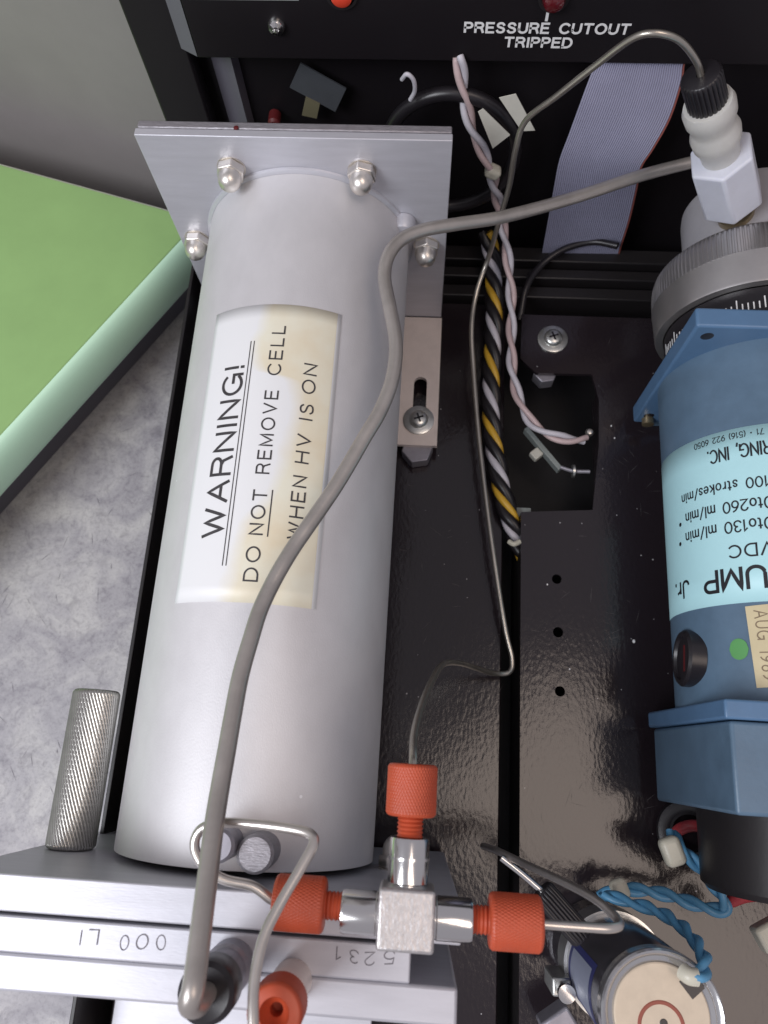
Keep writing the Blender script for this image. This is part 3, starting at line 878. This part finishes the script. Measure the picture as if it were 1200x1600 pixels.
# looped thin steel tube from the tee's left nut
ls = (tx - 0.95 - 1.0, ty + 0.06, tz)
pts = [(ls[0] + 0.3, ls[1], ls[2]), ls, (0.961, -14.534, 4.100), (0.528, -14.459, 4.150), (0.208, -14.282, 4.200), (0.050, -14.023, 4.250), (0.128, -13.782, 4.300), (0.428, -13.670, 4.350), (0.979, -13.645, 4.450), (1.530, -13.659, 4.600), (1.822, -13.699, 4.720), (1.898, -13.813, 4.800), (1.789, -14.074, 4.900), (1.553, -14.534, 5.050), (1.381, -14.959, 5.200), (1.342, -15.410, 5.350), (1.407, -15.862, 5.500), (1.532, -16.496, 5.600)]
tag(obj('looped_steel_tube', tube(bmesh.new(), pts, 0.075, 14, 8), steel_tube, smooth=60), 'thin steel tube looping under the thick grey tube from left orange nut', 'tube')
# pipe bushing inside the loop
bxx, byy, bzz = (-0.327, -14.300, 1.443)
pts = [(6.142, -14.457, 3.900), (6.313, -14.594, 4.020), (6.300, -14.731, 4.050), (6.006, -14.759, 4.050), (tx + 1.96, ty + 0.02, tz), (tx + 1.6, ty + 0.02, tz)]
# right thin tube: out of the nut, sharp bend, back past the black ferrule
pts = [(tx + 1.6, ty + 0.02, tz), (tx + 2.0, ty + 0.02, tz), (5.925, -14.766, 4.000), (6.260, -14.762, 3.950), (6.420, -14.729, 3.800), (6.376, -14.633, 3.500), (6.201, -14.514, 3.000), (5.899, -14.428, 2.200), (5.419, -14.331, 1.000), (5.007, -14.228, 0.200), (4.789, -14.233, -0.600)]
tag(obj('bent_steel_tube', tube(bmesh.new(), pts, 0.07, 14, 8), steel_tube, smooth=60), 'thin tube leaving the right orange nut and bending sharply back over black case', 'tube')

# black ferrule with bright tube end beside it
fr = thing('black_ferrule', 'black knurled plastic ferrule with a bright bare tube tip beside the right orange nut', 'ferrule', (5.996, -15.042, 0.500))
A = Vector((5.777, -14.800, 0.600))
B = Vector((6.190, -15.207, 0.600))
d = (B - A)
obj('sleeve', knurl(bmesh.new(), 0.24, 0, d.length + 0.5, 20, 0.0, 0.03, frame(A, d), 120, 8, 0.05, hole=0.05), black_plastic, fr, smooth=50)
obj('tube_tip', tube(bmesh.new(), [(5.026, -14.294, 0.600), (5.416, -14.548, 0.600), tuple(A + d * 0.1)], 0.065, 12, 6), chrome, fr)

# upper thin steel tube: from the black nut on the pump to the tee's top nut
pts = [(8.502, 0.550, 4.234), (8.319, 0.500, 4.702), (8.028, 0.450, 5.171), (7.566, 0.400, 5.612), (7.085, 0.400, 5.736), (6.717, 0.500, 5.517), (6.240, 0.700, 4.766), (5.651, 0.900, 3.850), (5.127, 1.100, 3.000), (4.993, 1.000, 2.281), (4.978, 0.900, 1.198), (4.855, 0.800, 0.038), (4.745, 0.937, -1.600), (4.469, 0.186, -2.200), (4.369, -0.782, -2.500), (4.476, -2.048, -2.800), (4.678, -3.931, -3.000), (4.975, -6.141, -3.100), (5.252, -7.881, -3.200), (5.514, -9.297, -3.300), (5.698, -9.985, -3.400), (5.635, -10.347, -3.400), (5.222, -10.423, -3.200), (4.718, -10.410, -2.400), (4.215, -10.475, -1.000), (3.785, -10.709, 0.600), (3.516, -11.244, 1.800), (3.338, -11.802, 2.800), (3.257, -12.232, 3.500), (tx, ty + 2.14, tz), (tx, ty + 1.7, tz)]
tag(obj('long_steel_tube', tube(bmesh.new(), pts, 0.068, 14, 20), long_tube_m, smooth=60), 'long thin steel tube from black nut on the pump arching down to top orange nut', 'tube')

# ================================================================ PUMP
px_, pz_, pr = 11.27, -0.55, 2.3
pump = thing('metering_pump', 'blue metering pump with light blue label, knurled silver ring and black motor', 'pump', (px_, -8, -3.28))
sq = lambda h, z0=0.0: None
AX = lambda y: frame((px_, y, pz_), (0, -1, 0))
body = obj('pump_body', lathe(bmesh.new(), [(0.5, 0), (pr, 0), (pr, 7.9), (0.5, 7.9)], AX(-3.4), 128), blue_paint, pump)
up = obj('mounting_plate', box(8.92, 13.62, -3.40, -2.93, -2.9, 2.02), blue_bright, pump, bevel=0.06, segs=3)
for x, z in ((9.28, 1.62), (9.22, -2.45)):
    obj('bolt_hole', lathe(bmesh.new(), [(0, 0.004), (0.12, 0.004), (0.14, 0.0)], frame((x, -3.402, z), (0, -1, 0)), 20), black_plastic, up)
obj('mount_foot', box(9.4, 13.0, -3.3, -2.95, -3.28, -2.92), blue_paint, pump)
obj('mount_foot', box(9.4, 13.0, -12.6, -11.3, -3.28, -2.72), blue_paint, pump)
gb = obj('gearbox', box(9.0, 13.54, -13.2, -11.58, -2.66, 1.93), blue_paint, pump, bevel=0.07, segs=3)
obj('gearbox_rim', box(8.90, 13.64, -11.56, -11.2, -2.72, 2.0), blue_bright, gb, bevel=0.05, segs=3)
obj('motor', lathe(bmesh.new(), [(0.4, 0), (2.0, 0), (2.0, 1.42), (1.88, 1.54), (0.4, 1.54)], AX(-13.21), 96), black_satin, pump)
obj('dial', lathe(bmesh.new(), [(0.5, 0), (2.08, 0), (2.08, 1.0), (0.5, 1.0)], AX(-1.96), 96), black_plastic, pump)
bm = bmesh.new()
for k in range(-30, 31):
    th = math.radians(k * 3.2)
    L = 0.30 if k % 5 == 0 else 0.18
    Mt = Matrix.Translation((px_, 0, pz_)) @ Matrix.Rotation(th, 4, 'Y')
    bx(bm, -0.014, 0.014, -2.50, -2.50 + L, 2.08, 2.088, Mt)
print_on('dial_marks', bm, white_print, pump)
def ridges(t, i, r):
    return r - (0.028 * (1 if math.sin(t * 130) > 0 else 0) if 2 <= i <= 5 else 0)
obj('knurled_ring', lathe(bmesh.new(), [(0.6, -0.02), (2.12, 0.0), (2.25, 0.12), (2.31, 0.3), (2.33, 0.5), (2.335, 0.82), (2.34, 0.86), (2.33, 0.90), (2.30, 1.62), (2.28, 1.68), (2.1, 1.69), (2.1, 1.5)], AX(-0.25), 1040, ridges), ring_metal, pump, smooth=28)

# pump head and outlet stack
head = obj('pump_head', lathe(bmesh.new(), [(0, 0), (1.45, 0), (1.62, 0.1), (1.65, 0.3), (1.65, 2.1), (0.5, 2.1)], frame((px_ + 0.15, 1.75, pz_ + 0.1), (0, -1, 0)), 72), ptfe_dim, pump)
H0 = Vector((10.619, 0.450, 0.683))
H1 = Vector((8.319, 0.500, 4.702))
sd = (H1 - H0)
SL = sd.length
MS = frame(H0, sd, up=(0, 1, 0))
obj('brass_stub', lathe(bmesh.new(), [(0.1, -0.6), (0.42, -0.6), (0.42, 0.4), (0.1, 0.4)], MS, 32), brass, pump)
hr = 0.72
bm = prism(bmesh.new(), [(hr * math.cos(PI / 3 * k + 0.52), hr * math.sin(PI / 3 * k + 0.52)) for k in range(6)], 0.17 * SL, 0.52 * SL, MS)
obj('hex_block', bm, ptfe, pump, smooth=20, bevel=0.06, segs=3)
obj('barrel', lathe(bmesh.new(), [(0.2, 0.50 * SL), (0.40, 0.50 * SL), (0.42, 0.58 * SL), (0.50, 0.62 * SL), (0.52, 0.67 * SL), (0.47, 0.71 * SL), (0.45, 0.74 * SL), (0.52, 0.78 * SL), (0.53, 0.83 * SL), (0.48, 0.86 * SL), (0.2, 0.865 * SL)], MS, 48), ptfe_cream, pump)
obj('black_nut', knurl(bmesh.new(), 0.40, 0.84 * SL, 1.02 * SL, 26, 0.0, 0.03, MS, 156, 6, 0.07, hole=0.08), black_plastic, pump, smooth=50)

# light blue label and its upside-down lettering
RP = pr + 0.012
def on_pump(arc, y, lift=0.0):
    return (px_ + (RP + lift) * math.sin(arc / RP), y, pz_ + (RP + lift) * math.cos(arc / RP))
bm = bmesh.new()
LY0, LY1, LA0, LA1 = -9.22, -5.43, -4.3, 3.2
grid = [[bm.verts.new(on_pump(LA0 + (LA1 - LA0) * i / 48, LY0 + (LY1 - LY0) * j / 6)) for i in range(49)] for j in range(7)]
for j in range(6):
    for i in range(48):
        bm.faces.new((grid[j][i], grid[j][i + 1], grid[j + 1][i + 1], grid[j + 1][i]))
pl = obj('pump_label', bm, label_blue, pump)
md = pl.modifiers.new('thickness', 'SOLIDIFY')
md.thickness = 0.01
md.offset = -1
# each line ends (right end, reader's view) at a given arc; reading runs towards smaller arc
def pump_line(s, arc_end, ybase, w, cap, sp, off):
    return (s, -arc_end - w, -ybase, w, cap, sp, off)
pm = lambda u, v, t: on_pump(-u, -v, 0.006 + t)
bm = lettering([pump_line('71 \u2022 (516) 922 6050', -2.48, -5.53, 1.50, 0.13, 0.24, 0.14),
                pump_line('RING, INC.', -2.16, -5.82, 1.28, 0.29, 0.26, 0.13),
                pump_line('100 strokes/min', -2.97, -6.60, 1.98, 0.22, 0.24, 0.14),
                pump_line('0to260 ml/min *', -3.12, -7.06, 2.16, 0.235, 0.22, 0.14),
                pump_line('0to130 ml/min *', -3.17, -7.50, 2.18, 0.235, 0.22, 0.14),
                pump_line('VDC', -1.86, -8.02, 0.84, 0.25, 0.30, 0.15),
                pump_line('PUMP', -2.46, -8.50, 1.66, 0.43, 0.26, 0.17),
                pump_line('Jr.', -3.46, -8.56, 0.52, 0.35, 0.16, 0.16)], pm)
print_on('lettering', bm, ink, pl)

def decal(name, outline, m, parent, thick=0.008):
    """outline in (arc, y) on the pump body; fan-filled in strips so it hugs the curve"""
    bm = bmesh.new()
    a_lo = min(a for a, _ in outline)
    a_hi = max(a for a, _ in outline)
    n = 10
    def span(a):
        ys = []
        k = len(outline)
        for i in range(k):
            (p, q), (r2, s2) = outline[i], outline[(i + 1) % k]
            if (p - a) * (r2 - a) <= 0 and p != r2:
                ys.append(q + (s2 - q) * (a - p) / (r2 - p))
            elif p == r2 == a:
                ys += [q, s2]
        return min(ys), max(ys)
    prev = None
    for i in range(n + 1):
        a = a_lo + (a_hi - a_lo) * i / n
        lo, hi = span(min(max(a, a_lo + 1e-5), a_hi - 1e-5))
        pair = (bm.verts.new(on_pump(a, lo, 0.004)), bm.verts.new(on_pump(a, hi, 0.004)))
        if prev:
            bm.faces.new((prev[0], pair[0], pair[1], prev[1]))
        prev = pair
    o = obj(name, bm, m, parent, smooth=0)
    mdd = o.modifiers.new('thickness', 'SOLIDIFY')
    mdd.thickness = thick
    mdd.offset = 1
    return o
decal('green_dot', [(-1.83 + 0.19 * math.cos(2 * PI * k / 28), -10.14 + 0.21 * math.sin(2 * PI * k / 28)) for k in range(28)], green_dot, pump)
st = decal('date_sticker', [(-1.64, -9.30), (-0.85, -9.26), (-0.80, -10.86), (-1.56, -10.9)], old_paper, pump)
bm = lettering([('AUG 1989', 0, 0, 1.36, 0.24, 0.35, 0.09)], lambda u, v, t: on_pump(-1.48 + v + 0.05 * u, -9.40 - u, 0.014 + t))
print_on('lettering', bm, old_print, st)

# brush cap on the pump's side
th = math.radians(-77)
nrm = Vector((math.sin(th - 0.25), 0.06, math.cos(th - 0.25)))
MB = frame(Vector((px_, -10.23, pz_)) + Vector((math.sin(th), 0, math.cos(th))) * (pr - 0.2), nrm)
bc = obj('brush_cap', lathe(bmesh.new(), [(0.3, 0), (0.60, 0.0), (0.60, 0.30), (0.55, 0.36), (0.47, 0.36), (0.44, 0.30), (0.30, 0.28), (0, 0.28)], MB, 48), black_plastic, pump)
bm = bmesh.new()
bx(bm, -0.28, 0.28, -0.05, 0.05, 0.24, 0.285, MB)
obj('cap_slot', bm, tag_red, bc)
obj('plate_screw', lathe(bmesh.new(), [(0, 0), (0.16, 0), (0.16, 0.2), (0, 0.24)], frame((9.24, -3.38, -2.64), (0, -1, 0)), 20), brass, pump)

# ================================================================ CAN (CAPACITOR) WITH CLAMP
cx_, cy_ = 7.64, -16.46
can = thing('capacitor_can', 'upright silver can with cream top disc and red ring beside the motor', 'capacitor', (cx_, cy_, -3.3))
Mc = Matrix.Translation((cx_, cy_, 0))
obj('can_body', lathe(bmesh.new(), [(0.3, -3.29), (0.97, -3.29), (1.0, -3.2), (1.0, 1.45), (0.985, 1.5), (0.3, 1.5)], Mc, 80), can_body, can)
obj('can_rim', lathe(bmesh.new(), [(1.0, 1.28), (1.025, 1.32), (1.03, 1.62), (1.0, 1.66), (0.955, 1.64), (0.90, 1.56), (0.80, 1.53)], Mc, 80), can_rim, can)
ctp = obj('top_disc', lathe(bmesh.new(), [(0.4, 1.50), (0.80, 1.50), (0.80, 1.565), (0.78, 1.58), (0, 1.58)], Mc, 64), can_top, can)
obj('red_ring', lathe(bmesh.new(), [(0.33, 1.578), (0.345, 1.592), (0.385, 1.592), (0.40, 1.578)], Matrix.Translation((cx_ - 0.02, cy_ - 0.16, 0)), 48), red_brown, ctp)
obj('vent_hole', lathe(bmesh.new(), [(0, 1.586), (0.06, 1.586), (0.07, 1.579)], Matrix.Translation((cx_ + 0.02, cy_ - 0.10, 0)), 20), black_plastic, ctp)
bm = bmesh.new()
bx(bm, -0.14, 0.14, -0.16, 0.16, 1.579, 1.60, Mc @ Matrix.Translation((0.52, 0.50, 0)) @ Matrix.Rotation(0.7, 4, 'Z'))
obj('terminal_slot', bm, black_plastic, ctp)
cl = obj('clamp_band', lathe(bmesh.new(), [(1.0, -2.2), (1.06, -2.2), (1.06, -1.5), (1.0, -1.5)], Mc, 80), zinc, can)
obj('clamp_ear', box(cx_ - 1.35, cx_ - 0.95, cy_ - 0.55, cy_ - 0.2, -2.2, -1.2), zinc, cl, bevel=0.04)
obj('clamp_screw', lathe(bmesh.new(), [(0, 0), (0.12, 0), (0.12, 0.35), (0.17, 0.36), (0.17, 0.5), (0, 0.52)], frame((cx_ - 1.15, cy_ - 0.36, -1.2), (0, 0, 1)), 20), chrome, cl)
def on_can(ang, z, lift=0.0):
    return (cx_ + (1.004 + lift) * math.cos(ang), cy_ + (1.004 + lift) * math.sin(ang), z)
def can_patch(name, a0, a1, z0, z1, m, lift):
    bm = bmesh.new()
    prev = None
    for i in range(13):
        a = a0 + (a1 - a0) * i / 12
        pair = (bm.verts.new(on_can(a, z0, lift)), bm.verts.new(on_can(a, z1, lift)))
        if prev:
            bm.faces.new((prev[0], pair[0], pair[1], prev[1]))
        prev = pair
    return obj(name, bm, m, can)
can_patch('can_label', math.radians(150), math.radians(212), -1.3, 0.75, navy, 0.0)
can_patch('can_label_field', math.radians(157), math.radians(205), -1.08, 0.55, label_grey, 0.004)

# grey connector piece at the can's foot
tag(obj('grey_connector', box(-0.35, 0.35, -0.30, 0.30, 0, 0.7, M=Matrix.Translation((6.595, -17.777, -2.600)) @ Matrix.Rotation(0.6, 4, 'Z')), zinc_dull, bevel=0.06),
    'small grey connector block low beside the silver can at the frame edge', 'connector')

# ================================================================ WIRES
def twisted(name, label, pts, mats, R_, r_, turns, hand=1, group=None, cat='wire'):
    t = thing(name, label, cat, pts[0], group)
    for k, (nm, mm) in enumerate(mats):
        rr = r_ * (0.70 if nm in ('yellow_strand',) or (nm == 'white_strand' and len(mats) == 4) else 1.0)
        obj(nm, strand(bmesh.new(), pts, R_, rr, turns, 2 * PI * k / len(mats), hand=hand), mm, t, smooth=70)
    return t
tw = twisted('twisted_pair', 'twisted white and pinkish pair hanging from the lettered panel to the notch', 
             [(3.553, 2.450, 3.392), (3.609, 2.380, 3.207), (3.924, 2.100, 1.949), (4.259, 1.900, 1.320), (4.578, 1.750, 0.675), (5.010, 2.025, -1.200), (5.308, 1.254, -2.000), (5.501, 0.172, -2.600), (5.548, -1.123, -2.900), (5.642, -2.199, -3.000), (5.996, -3.224, -3.050), (6.494, -3.732, -3.050), (7.120, -3.897, -3.100), (7.695, -3.804, -3.300)],
             [('white_strand', white_wire), ('pink_strand', pink_wire)], 0.085, 0.082, 6.5, hand=-1)
obj('nylon_tie', box(-0.2, 0.2, -0.17, 0.17, -0.16, 0.16, M=Matrix.Translation((4.604, 1.720, 0.753)) @ Matrix.Rotation(0.5, 4, 'Y')), tie_white, tw, bevel=0.11, segs=4)
bpts = [(4.743, 2.229, -2.200), (4.975, 1.461, -2.900), (5.068, -0.105, -3.200), (5.037, -1.699, -3.400), (5.047, -3.116, -3.450), (5.218, -4.475, -3.500), (5.513, -5.765, -3.600), (5.941, -6.786, -3.850), (6.517, -7.722, -4.400)]
bw = twisted('wire_bundle', 'thick twisted bundle of yellow, white and black wires running beside the bracket', bpts,
        [('yellow_strand', yellow_wire), ('black_strand', black_wire), ('white_strand', white_wire), ('black_strand', black_wire)], 0.15, 0.155, 5.1, hand=-1, cat='wire bundle')
obj('bundle_tie', tube(bmesh.new(), [(5.575, -6.885, -3.300), (5.707, -6.964, -3.250), (5.867, -6.870, -3.300)], 0.07, 10), tie_white, bw)

# terminal beside the notch
tm = thing('terminal_strip', 'small grey terminal strip with white block and bare pins in the dark notch', 'terminal', (6.633, -3.853, -3.900))
A = Vector((6.088, -3.319, -3.700)); B = Vector((7.065, -4.546, -3.700)); d = B - A
Mt = frame(A, d)
bm = bx(bmesh.new(), 0, d.length, -0.07, 0.07, -0.3, 0.0, Matrix.Translation(A) @ Matrix.Rotation(math.atan2(d.y, d.x), 4, 'Z'))
obj('strip', bm, pcb_grey, tm, bevel=0.015)
obj('white_block', box(-0.14, 0.14, -0.16, 0.14, -0.12, 0.12, M=Matrix.Translation((6.412, -4.062, -3.900)) @ Matrix.Rotation(-0.85, 4, 'Z')), paper_flag, tm, bevel=0.03)
obj('pin', tube(bmesh.new(), [(7.065, -4.507, -3.700), (7.413, -4.627, -3.650), (7.854, -4.665, -3.550)], 0.055, 10), zinc_dull, tm)
obj('pin_collar', lathe(bmesh.new(), [(0.06, 0), (0.19, 0), (0.19, 0.06), (0.06, 0.06)], frame((7.377, -4.629, -3.650), (1, 0, 0)), 24), zinc, tm)
obj('ball_contact', lathe(bmesh.new(), [(0, -0.12), (0.08, -0.09), (0.12, 0), (0.08, 0.09), (0, 0.12)], Matrix.Translation((7.818, -3.561, -3.350)), 20), nickel, tm)

# black coil at the back with its paper flags, loose grey tag and nylon tie
ck = thing('black_cable_coil', 'coil of black cable with white paper flags hanging behind the aluminium flange', 'cable', (3.432, 2.600, 0.825))
pts = []
for k in range(0, 27):
    a = math.radians(205 - k * 14.5)
    x, y, z = (3.524, 2.300, 0.818)
    pts.append((x + 1.62 * math.cos(a), 2.45 - 0.02 * k, z + 1.75 * math.sin(a)))
obj('cable_loop', tube(bmesh.new(), pts, 0.17, 14, 5), black_plastic, ck, smooth=60)
def flag(corners, m, parent, name='paper_flag', n=(0, -0.02, 0)):
    bm = bmesh.new()
    a = [bm.verts.new(c) for c in corners]
    b = [bm.verts.new(Vector(c) + Vector(n)) for c in corners]
    bm.faces.new(a)
    bm.faces.new(b[::-1])
    for i in range(4):
        bm.faces.new((a[i], a[(i + 1) % 4], b[(i + 1) % 4], b[i]))
    return obj(name, bm, m, parent, smooth=0)
flag([(4.078, 1.750, 2.595), (4.190, 1.780, 2.659), (4.893, 1.720, 1.964), (4.523, 1.700, 1.557)], paper_flag, ck)
flag([(4.522, 1.750, 2.996), (4.885, 1.780, 3.079), (5.462, 1.720, 2.113), (5.147, 1.700, 2.107)], paper_flag, ck)
obj('tie_tail', tube(bmesh.new(), [(2.299, 2.100, 3.114), (2.422, 2.000, 3.342), (2.566, 2.000, 3.193), (2.593, 2.050, 2.853), (2.487, 2.100, 2.554)], 0.05, 10), white_wire, ck)
gt = thing('grey_tag', 'dull grey card tag tilted behind the flange, with yellowed tab below', 'tag', (0.135, 3.000, 2.056))
flag([(-0.177, 3.050, 2.692), (0.863, 3.000, 2.033), (0.533, 2.950, 1.377), (-0.536, 3.000, 2.044)], tag_grey, gt, 'card', (0, -0.04, 0))
flag([(-0.164, 2.950, 1.814), (0.168, 2.950, 1.627), (0.031, 2.950, 1.164), (-0.339, 2.950, 1.258)], tag_yellow, gt, 'tab', (0, -0.05, 0))
rc = lathe(bmesh.new(), [(0, 0), (0.16, 0), (0.16, 0.3), (0.1, 0.36), (0, 0.36)], frame((-1.108, 3.200, 0.998), (0, -1, 0)), 20)
tag(obj('red_plug', rc, tag_red), 'small dull red plug in the dark just behind the flange', 'plug')
pts = [(8.554, 2.012, -2.400), (7.864, 2.279, -2.600), (7.053, 2.134, -2.800), (6.418, 1.694, -3.000), (5.994, 0.964, -3.100), (5.862, 0.114, -3.500)]
tag(obj('black_lead', tube(bmesh.new(), pts, 0.10, 12), black_plastic, smooth=60), 'short black lead curving below the grey ribbon cable', 'wire')

# grey ribbon cable
rb = thing('ribbon_cable', 'flat grey ribbon cable with red edge hanging from the lettered panel', 'ribbon cable', (7.603, 2.300, -2.697))
rows = [((6.646, 2.620, 3.325), (8.665, 2.620, 3.356)), ((6.651, 2.600, 3.112), (8.651, 2.600, 3.145)), ((6.575, 2.500, 2.724), (8.716, 2.500, 2.762)), ((6.480, 2.350, 2.178), (8.704, 2.300, 1.955)), ((6.374, 2.200, 1.473), (8.541, 2.150, 1.171)), ((6.282, 2.100, 0.781), (8.410, 2.100, 0.579)), ((6.313, 2.100, -0.123), (8.541, 2.150, -0.347)), ((6.395, 2.200, -1.495), (8.707, 2.250, -1.632)), ((6.475, 2.300, -2.863), (8.817, 2.350, -3.011)), ((6.567, 2.400, -4.293), (8.983, 2.450, -4.417))]
LL = catmull([r[0] for r in rows], 5)
RR = catmull([r[1] for r in rows], 5)
def ribbon(u0, u1, ncond):
    bm = bmesh.new()
    N = ncond * 6
    fr_, bk = [], []
    for a, b in zip(LL, RR):
        w = b - a
        rowf, rowb = [], []
        for i in range(N + 1):
            u = u0 + (u1 - u0) * i / N
            p = a + w * u
            q = abs(math.sin(PI * ncond * i / N))
            rowf.append(bm.verts.new(p + Vector((0, -0.008 - 0.024 * q, 0))))
            rowb.append(bm.verts.new(p + Vector((0, 0.008 + 0.005 * q, 0))))
        fr_.append(rowf)
        bk.append(rowb)
    for g in (fr_, bk):
        for j in range(len(g) - 1):
            for i in range(N):
                bm.faces.new((g[j][i], g[j][i + 1], g[j + 1][i + 1], g[j + 1][i]))
    return bm
obj('conductors', ribbon(0, 0.978, 40), ribbon_grey, rb, smooth=70)
obj('red_conductor', ribbon(0.98, 1.0, 1), ribbon_red, rb, smooth=70)

# blue twisted wires around the can and motor
w1 = twisted('blue_pair', 'twisted blue pair from the can clamp to a sharp bend near the motor', 
        [(7.487, -15.247, -2.200), (8.139, -15.046, -2.000), (8.832, -15.070, -1.800), (9.461, -15.200, -1.500), (9.831, -15.231, -1.400), (9.912, -15.121, -1.350), (9.685, -14.739, -1.300), (9.353, -14.367, -1.300), (9.059, -14.046, -1.400), (9.007, -13.796, -1.700)],
        [('blue_strand', blue_wire), ('blue_strand', blue_wire)], 0.075, 0.082, 4, group=None)
obj('nylon_tie', box(-0.19, 0.19, -0.22, 0.22, -0.15, 0.15, M=Matrix.Translation((7.891, -15.042, -1.950)) @ Matrix.Rotation(0.4, 4, 'Z')), tie_white, w1, bevel=0.12, segs=4)
obj('nylon_tie', box(-0.22, 0.22, -0.30, 0.30, -0.18, 0.18, M=Matrix.Translation((8.859, -14.149, -1.300)) @ Matrix.Rotation(0.35, 4, 'Z')), tie_white, w1, bevel=0.13, segs=4)
w2 = twisted('blue_lead', 'twisted blue lead curving down to the top rim of the silver can',
        [(7.487, -15.114, -1.600), (7.916, -15.179, -1.200), (8.321, -15.225, -0.600), (8.523, -15.342, 0.200), (8.536, -15.512, 1.000), (8.398, -15.663, 1.600), (8.195, -15.769, 1.850), (8.048, -15.779, 1.850)],
        [('blue_strand', blue_wire), ('blue_strand', blue_wire)], 0.065, 0.075, 3.2)
obj('white_sleeve', tube(bmesh.new(), [(8.170, -15.778, 1.860), (8.038, -15.771, 1.850), (7.958, -15.725, 1.750)], 0.14, 14), tie_white, w2)
gk = lathe(bmesh.new(), [(0.38, 0.0), (0.44, 0.10), (0.56, 0.13), (0.70, 0.10), (0.74, 0.0), (0.6, -0.02), (0.38, 0.0)], Matrix.Translation((9.802, -13.854, -2.900)) @ Matrix.Rotation(-0.3, 4, 'Y'), 48)
tag(obj('black_grommet', gk, black_plastic), 'black rubber grommet ring beneath the blue gearbox beside the motor', 'grommet')
pts = [(9.380, -14.047, -2.900), (9.406, -13.780, -2.400), (9.673, -13.665, -2.200), (10.029, -13.759, -2.300), (10.290, -14.067, -2.600)]
tag(obj('red_wire', tube(bmesh.new(), pts, 0.13, 12), red_wire, smooth=60), 'short red wire arching through the black grommet ring', 'wire')
pts = [(10.094, -15.061, -1.500), (10.328, -14.916, -1.300), (10.682, -14.852, -1.200), (11.267, -14.838, -1.200)]
tag(obj('red_motor_lead', tube(bmesh.new(), pts, 0.13, 12), red_wire, smooth=60), 'red lead end poking out below the black motor at right edge', 'wire')
tag(obj('white_nylon_clip', box(-0.24, 0.3, -0.26, 0.26, -0.2, 0.2, M=Matrix.Translation((10.592, -15.577, -1.000)) @ Matrix.Rotation(0.5, 4, 'Z')), tie_white, bevel=0.07),
    'white nylon clip at the right edge below the motor', 'clip')

# ================================================================ GREEN BINDER
gb_ = thing('green_binder', 'flat green binder with mint spine lying on the bench left of the case', 'binder', (-12, 0, -5.55))
c0 = Vector((-4.25, 3.41)); s1 = Vector((-0.532, -0.847)); s2 = Vector((-0.962, 0.272))
def pt(a, b):
    v = c0 + s1 * a + s2 * b
    return (v.x, v.y)
bm = prism(bmesh.new(), [pt(0, 0.15), pt(31, 0.15), pt(31, 24), pt(0, 24)], -3.66, -3.5)
obj('cover', bm, book_green, gb_, smooth=20, bevel=0.03)
bm = prism(bmesh.new(), [pt(-0.14, 0.5), pt(30.8, 0.5), pt(30.8, 23.6), pt(-0.14, 23.6)], -5.3, -3.67)
obj('page_block', bm, book_page, gb_, smooth=0)
bm = bmesh.new()
ring0, ring1 = [], []
n = 12
secs = []
for a in (0.0, 31.0):
    row = []
    for k in range(n + 1):
        t_ = PI / 2 - PI * k / n
        b = 0.20 - 0.42 * math.cos(t_)
        z = -4.45 + 0.94 * math.sin(t_)
        x, y = pt(a, b)
        row.append(bm.verts.new((x, y, z)))
    x, y = pt(a, 0.6)
    row.append(bm.verts.new((x, y, -5.39)))
    row.append(bm.verts.new((x, y, -3.69)))
    secs.append(row)
m_ = len(secs[0])
for k in range(m_):
    bm.faces.new((secs[0][k], secs[0][(k + 1) % m_], secs[1][(k + 1) % m_], secs[1][k]))
bm.faces.new(secs[0][::-1])
bm.faces.new(secs[1])
obj('spine', bm, book_mint, gb_, smooth=50)
bm = prism(bmesh.new(), [pt(0, 0.2), pt(31, 0.2), pt(31, 24), pt(0, 24)], -5.54, -5.42)
obj('back_cover', bm, book_green, gb_, smooth=20)

bm = prism(bmesh.new(), [pt(0.5, 1.0), pt(29.5, 1.0), pt(29.5, 22), pt(0.5, 22)], -7.39, -5.56)  # dark slab added under the binder where only its shadow falls
tag(obj('shade_slab', bm, mat('shade_slab_grey', (0.11, 0.105, 0.125), 0.6), bevel=0.05), 'dark slab standing in for the shade under the green binder', 'shade slab')

for o in bpy.data.objects:
    if '_at' in o.keys():
        del o['_at']
